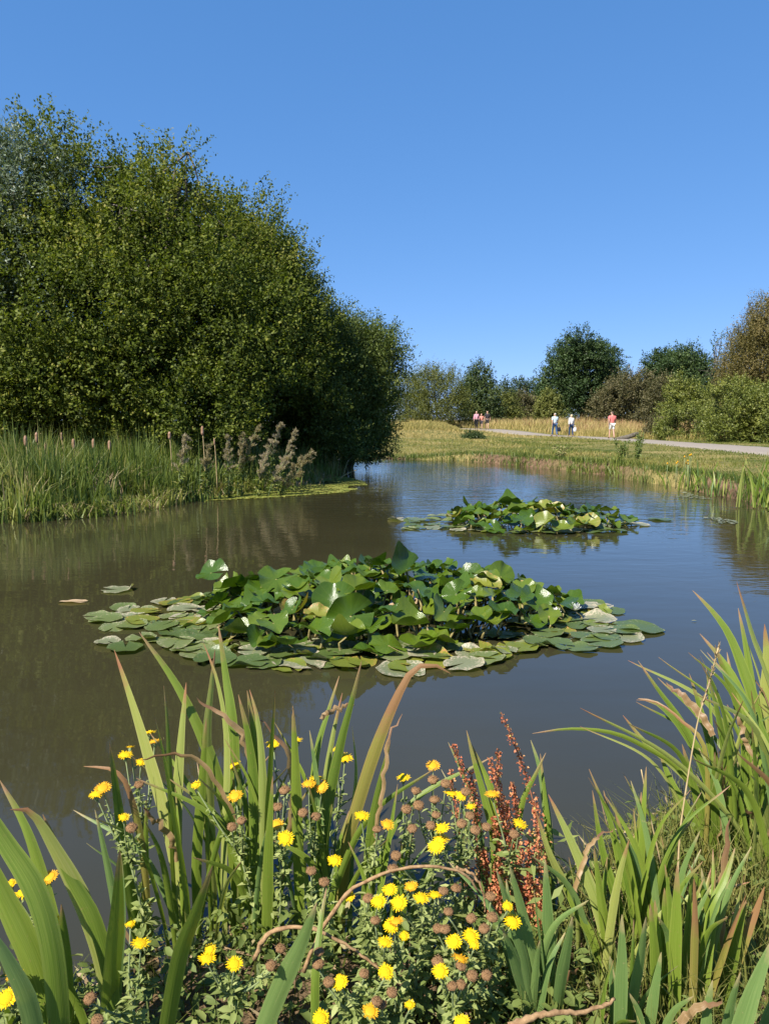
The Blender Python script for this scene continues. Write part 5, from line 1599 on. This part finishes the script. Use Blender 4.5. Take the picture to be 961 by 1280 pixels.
# dry stems bent over among the flowers
for pts, Y0, Y1, wpx, lab in (([(380, 1215), (404, 1158), (440, 1112), (490, 1089), (540, 1084), (580, 1093), (600, 1118)], 1.46, 1.52, 6.5, 'long tan dry stem arching over the yellow flowers'),
                              ([(570, 1084), (592, 1094), (604, 1118), (606, 1140)], 1.54, 1.52, 4.5, 'short tan dry stem hooked over beside the arching one'),
                              ([(318, 1200), (330, 1174), (347, 1162), (385, 1160), (428, 1178), (462, 1202), (476, 1212)], 1.42, 1.40, 7.2, 'thick fallen dry stem with a dark break, below the arching one'),
                              ([(636, 1282), (680, 1268), (720, 1266), (752, 1258), (768, 1248)], 1.22, 1.28, 10, 'twisted dead leaf lying along the bottom edge before the iris')):
    n = len(pts)
    cur = [at(px, py, Y0 + (Y1 - Y0) * k / (n - 1)) for k, (px, py) in enumerate(pts)]
    c = spline(cur, 26)
    a = Acc()
    r = wpx / F_PX * Y0 * .5
    nodes = 1 + .12 * np.exp(-((np.arange(26) % 9 - 4) / .9) ** 2)
    c = c + rng.normal(0, .0012, c.shape)
    tube(a, c, np.linspace(r, r * .45, 26) * nodes * rng.uniform(.85, 1.12, 26), 8)
    me = a.mesh('dry_stem', M['litter'] if False else M['straw_brown'] if 'straw_brown' in M else plain_mat('dry_stem', (0.17, 0.095, 0.045), (0.38, 0.245, 0.125), 70, .8, .15, .7, .003), True)
    M['straw_brown'] = me.materials[0]
    o = link('dry_stem' if 'stem' in lab else 'dead_leaf', me)
    tag(o, lab, 'dry stem' if 'stem' in lab else 'dead leaf')

# ------------------------------------------------------------------ low growth on the near bank
n = 21000
x = np.where(rng.random(n) < .45, rng.uniform(.2, 1.4, n), rng.uniform(-1.3, 1.4, n))
y = rng.uniform(.95, 2.6, n)
s = shore_dist(x, y)
ok = (s > -.02) & (np.abs(x) < .6 * y + .15)
x, y, s = x[ok], y[ok], s[ok]
g = n2(x, y, 3.5, 1.2)
grassy = sstep(x, .25, .55)
ok = rng.random(len(x)) < .35 + .6 * g
x, y, s, grassy = x[ok], y[ok], s[ok], grassy[ok]
z = np.maximum(ground_z(x, y), 0)
n = len(x)
isleaf = rng.random(n) < .62 * (1 - grassy * .85)
acc = Acc()
k = ~isleaf
blade_field(acc, np.stack((x, y, z), 1)[k], rng.uniform(.05, .20, k.sum()) * (1 + .4 * grassy[k]), rng.uniform(.0022, .0050, k.sum()), rng.uniform(.1, .9, k.sum()),
            .30 + .25 * grassy[k] + rng.normal(0, .2, k.sum()))
tag(link('near_bank_grass', acc.mesh('near_bank_grass', M['lawn'])), kind='stuff')
acc = Acc()
k = isleaf
m_ = k.sum() * 3
pb = np.repeat(np.stack((x, y, z), 1)[k], 3, 0)
pb = pb + np.column_stack((rng.normal(0, .02, (m_, 2)), rng.uniform(.01, .17, m_) * np.repeat(rng.uniform(.3, 1, k.sum()), 3)))
Lf = rng.uniform(.016, .042, m_)
oval_leaves(acc, pb, rng.normal(size=(m_, 3)) * np.array((1, 1, .4)), rng.normal(0, .45, (m_, 3)) + np.array((0, 0, 1.)), Lf, Lf * rng.uniform(.35, .6, m_), np.clip(rng.normal(.42, .22, m_), 0, 1), curl=.2)
tag(link('undergrowth', acc.mesh('undergrowth', M['undergrowth'])), kind='stuff')
n = 1800
x, y = rng.uniform(-1.2, 1.5, n), rng.uniform(1.0, 2.7, n)
ok = (shore_dist(x, y) > -.12)
x, y = x[ok], y[ok]
n = len(x)
acc = Acc()
kite_leaves(acc, np.stack((x, y, np.maximum(ground_z(x, y), 0) + rng.uniform(.005, .03, n)), 1), rng.normal(size=(n, 3)) * np.array((1, 1, .25)), rng.normal(0, .3, (n, 3)) + np.array((0, 0, 1.)),
            rng.uniform(.04, .16, n), rng.uniform(.004, .012, n), rng.random(n))
tag(link('leaf_litter', acc.mesh('leaf_litter', M['litter'])), kind='stuff')


# ------------------------------------------------------------------ people
def skinned(name, verts, edges, radii, mat, root=0, sub=2):
    me = bpy.data.meshes.new(name + '_cage')
    me.from_pydata([tuple(v) for v in verts], edges, [])
    o = bpy.data.objects.new(name + '_cage', me)
    col.objects.link(o)
    o.modifiers.new('skin', 'SKIN').use_smooth_shade = True
    for i, r in enumerate(radii):
        d = me.skin_vertices[0].data[i]
        d.radius = r if isinstance(r, tuple) else (r, r)
        d.use_root = i == root
    ss = o.modifiers.new('sub', 'SUBSURF')
    ss.levels = ss.render_levels = sub
    dg = bpy.context.evaluated_depsgraph_get()
    res = bpy.data.meshes.new_from_object(o.evaluated_get(dg))
    bpy.data.objects.remove(o)
    bpy.data.meshes.remove(me)
    res.materials.clear()
    res.materials.append(mat)
    for p in res.polygons:
        p.use_smooth = True
    return res


SKIN = plain_mat('skin', (0.46, 0.27, 0.19), (0.54, 0.33, 0.24), 15, .6, .3)


def cloth(name, c):
    return plain_mat(name, tuple(x * .88 for x in c), c, 18, .85, .15, .3, .006)


def person(label, x, y, height, heading, shirt, lower, legs='long', hair=(0.25, 0.22, 0.2), stride=.22, sleeves='short', group=None, arm_out=0.0, female=False):
    k = height / 1.75
    gz = gz1(x, y) + .012
    t = thing('person', label, 'person', (x, y, gz), group)
    t.rotation_euler = (0, 0, heading)          # heading 0 walks away along +Y
    sw = .175 if female else .20
    V, E, R = [], [], []

    def add(p, r, parent=None):
        V.append(np.array(p) * k)
        R.append(tuple(c_ * k for c_ in r) if isinstance(r, tuple) else r * k)
        if parent is not None:
            E.append((parent, len(V) - 1))
        return len(V) - 1

    pel = add((0, 0, .95), (.145, .105))
    wai = add((0, .01, 1.10), (.135 if not female else .120, .095), pel)
    che = add((0, .015, 1.29), (.155, .11), wai)
    nek0 = add((0, .0, 1.45), (.075, .07), che)
    nek = add((0, .01, 1.52), .052, nek0)
    hd0 = add((0, .025, 1.60), (.072, .085), nek)
    hd1 = add((0, .02, 1.68), (.075, .092), hd0)
    add((0, .015, 1.735), (.05, .065), hd1)
    add((0, .125, 1.625), .014, hd0)                                   # nose
    for s_ in (-1, 1):
        add((s_ * .082, .01, 1.63), (.012, .022), hd0)                 # ear
    J = {}
    for s_, ph in ((-1, 1), (1, -1)):
        sh = add((s_ * sw, 0, 1.40), .062, che)
        el = add((s_ * (sw + .055 + arm_out), -ph * .07 - .02, 1.13), .043, sh)
        wr = add((s_ * (sw + .05 + arm_out), -ph * .10 + .05, .90), .030, el)
        pa = add((s_ * (sw + .045 + arm_out), -ph * .10 + .07, .83), (.020, .040), wr)
        for q_, (dy, L) in enumerate(((-.028, .070), (-.009, .082), (.010, .078), (.028, .060))):
            k1 = add((s_ * (sw + .045 + arm_out), -ph * .10 + .07 + dy, .83 - L * .65), .0085, pa)
            add((s_ * (sw + .030 + arm_out), -ph * .10 + .075 + dy, .83 - L * 1.1), .0075, k1)
        th_ = add((s_ * (sw + .03 + arm_out), -ph * .10 + .115, .835), .010, wr)
        add((s_ * (sw + .02 + arm_out), -ph * .10 + .13, .80), .008, th_)
        hip = add((s_ * .09, 0, .90), .095, pel)
        kn = add((s_ * .10, ph * stride * .5 + .03, .50), .058, hip)
        an = add((s_ * .10, ph * stride - .02, .09), .040, kn)
        he = add((s_ * .10, ph * stride + .0, .045), .042, an)
        add((s_ * .115, ph * stride + .14, .030), (.042, .026), he)
        J[s_] = dict(sh=sh, el=el, wr=wr, hip=hip, kn=kn, an=an, he=he)
    put_local = lambda nm, me: link(nm, me, t)
    put_local('body', skinned('body', V, E, R, SKIN))

    def garment(nm, chain, edges, grow, mat):
        ids = list(dict.fromkeys(chain))
        put_local(nm, skinned(nm, [V[i] if not isinstance(i, tuple) else V[i[0]] * (1 - i[2]) + V[i[1]] * i[2] for i in ids], [(ids.index(a_), ids.index(b_)) for a_, b_ in edges],
                              [tuple((R[i] if isinstance(R[i], tuple) else (R[i], R[i]))[c_] + grow * k for c_ in (0, 1)) if not isinstance(i, tuple) else ((R[i[0]] if not isinstance(R[i[0]], tuple) else min(R[i[0]])) * (1 - i[2]) + (R[i[1]] if not isinstance(R[i[1]], tuple) else min(R[i[1]])) * i[2] + grow * 1.3 * k,) * 2 for i in ids], mat))

    ch, ed = [pel, wai, che, nek0], [(pel, wai), (wai, che), (che, nek0)]
    for s_ in (-1, 1):
        j = J[s_]
        end = (j['sh'], j['el'], .75) if sleeves == 'short' else (j['el'], j['wr'], .85)
        ch += [j['sh']] + ([j['el']] if sleeves != 'short' else []) + [end]
        ed += [(che, j['sh'])] + ([(j['sh'], end)] if sleeves == 'short' else [(j['sh'], j['el']), (j['el'], end)])
    garment('shirt', ch, ed, .020, cloth('shirt_cloth', shirt))
    ch, ed = [pel], []
    for s_ in (-1, 1):
        j = J[s_]
        ch.append(j['hip'])
        ed.append((pel, j['hip']))
        if legs == 'long':
            ch += [j['kn'], j['an']]
            ed += [(j['hip'], j['kn']), (j['kn'], j['an'])]
        else:
            end = (j['hip'], j['kn'], .9)
            ch.append(end)
            ed.append((j['hip'], end))
    garment('trousers' if legs == 'long' else 'shorts', ch, ed, .014, cloth('leg_cloth', lower))
    hv = [(0, -.01, 1.60), (0, -.015, 1.67), (0, .0, 1.735)] if not female else [(0, -.04, 1.54), (0, -.03, 1.63), (0, -.01, 1.70), (0, .0, 1.745)]
    hr = [(.078, .085), (.086, .098), (.055, .065)] if not female else [(.075, .05), (.088, .09), (.085, .09), (.05, .06)]
    put_local('hair', skinned('hair', [np.array(v_) * k for v_ in hv], [(i, i + 1) for i in range(len(hv) - 1)], [tuple(c_ * k for c_ in r_) for r_ in hr], cloth('hair_strands', hair)))
    for s_, ph in ((-1, 1), (1, -1)):
        put_local('shoe', skinned('shoe', [np.array(v_) * k for v_ in ((s_ * .10, ph * stride - .03, .05), (s_ * .105, ph * stride + .05, .045), (s_ * .115, ph * stride + .15, .035))], [(0, 1), (1, 2)], [(.052 * k, .052 * k), (.05 * k, .05 * k), (.048 * k, .032 * k)], cloth('shoe_leather', (.05, .045, .045))))
    return t


person('man in a pink shirt and white shorts walking away on the path', 15.22, 49.8, 1.80, .12, (0.72, 0.20, 0.18), (0.74, 0.72, 0.66), 'short', (.12, .09, .07), .14)
p1 = person('man in a pale blue shirt and jeans walking away with a dark bag', 13.18, 57.6, 1.78, .25, (0.55, 0.68, 0.74), (0.05, 0.10, 0.20), 'long', (.45, .43, .40), .20)
p2 = person('fair-haired woman in a white top and dark blue jeans walking away', 14.15, 56.4, 1.66, .25, (0.80, 0.79, 0.77), (0.025, 0.05, 0.11), 'long', (.60, .47, .28), .10, 'long', female=True)
person('woman in a pink top and black trousers walking on the path bend', 8.55, 69.3, 1.68, 2.9, (0.62, 0.30, 0.36), (0.02, 0.02, 0.025), 'long', (.30, .2, .12), .10, 'long', female=True)
person('child in a coral top between two adults on the path bend', 9.05, 69.6, 1.45, 2.8, (0.72, 0.26, 0.20), (0.10, 0.09, 0.10), 'short', (.32, .2, .12), .12, female=True)
person('person in a dark top and shorts with a pale hat on the path bend', 9.55, 69.2, 1.70, 2.9, (0.035, 0.03, 0.035), (0.05, 0.045, 0.05), 'short', (.62, .55, .45), .14)


def bag(label, x, y, z, w_, h_, c):
    t = thing('bag', label, 'bag', (x, y, z))
    v, q = [], []
    n = 8
    for iz, (zz, sc) in enumerate(((0, .75), (.04, .98), (h_ * .5, 1.05), (h_ * .9, .9), (h_, .82))):
        for j in range(n * 2):
            an = math.pi * j / n
            v.append((w_ * .5 * sc * np.sign(math.cos(an)) * abs(math.cos(an)) ** .5, .11 * sc * np.sign(math.sin(an)) * abs(math.sin(an)) ** .5, zz))
    m2 = n * 2
    for iz in range(4):
        for j in range(m2):
            q.append((iz * m2 + j, iz * m2 + (j + 1) % m2, (iz + 1) * m2 + (j + 1) % m2, (iz + 1) * m2 + j))
    v += [(0, 0, 0), (0, 0, h_)]
    tr = [(j, (j + 1) % m2, len(v) - 2) for j in range(m2)] + [(4 * m2 + j, 4 * m2 + (j + 1) % m2, len(v) - 1) for j in range(m2)]
    mt = cloth('bag_cloth', c)
    link('pouch', mesh_from('pouch', v, q, tr, mt, None, True), t)
    for s_ in (-1, 1):
        a = Acc()
        tube(a, spline([(-w_ * .25, .05 * s_, h_ * .98), (-w_ * .12, .02 * s_, h_ + .14), (w_ * .12, .02 * s_, h_ + .14), (w_ * .25, .05 * s_, h_ * .98)], 9), .009, 5)
        link('handle', a.mesh('handle', mt, True), t)


bag('dark carrier bag hanging from the hand of the man in jeans', 13.18 + .30, 57.6 + .05, gz1(13.2, 57.6) + .36, .34, .34, (.02, .025, .04))
bag('white bag hanging from the hand of the fair-haired woman', 14.15 + .27, 56.4 + .05, gz1(14.2, 56.4) + .40, .26, .28, (.70, .72, .74))

# log beside the path
lg = at(781, 543, 48.0)
a = Acc()
p0 = np.array((lg[0] + .1, 48.0, gz1(lg[0], 48) + .12))
tube(a, spline([p0 + (-.7, -.1, -.08), p0 + (0, 0, 0), p0 + (.8, .15, .26)], 9), np.array((.05, .10, .13, .14, .15, .14, .15, .13, .08)), 9)
o = link('log', a.mesh('log', M['bark'], True))
tag(o, 'dark log lying in the dry grass beside the path near the man in pink', 'log')
print('built', len(bpy.data.objects), 'objects', sum(len(m_.polygons) for m_ in bpy.data.meshes), 'mesh faces')
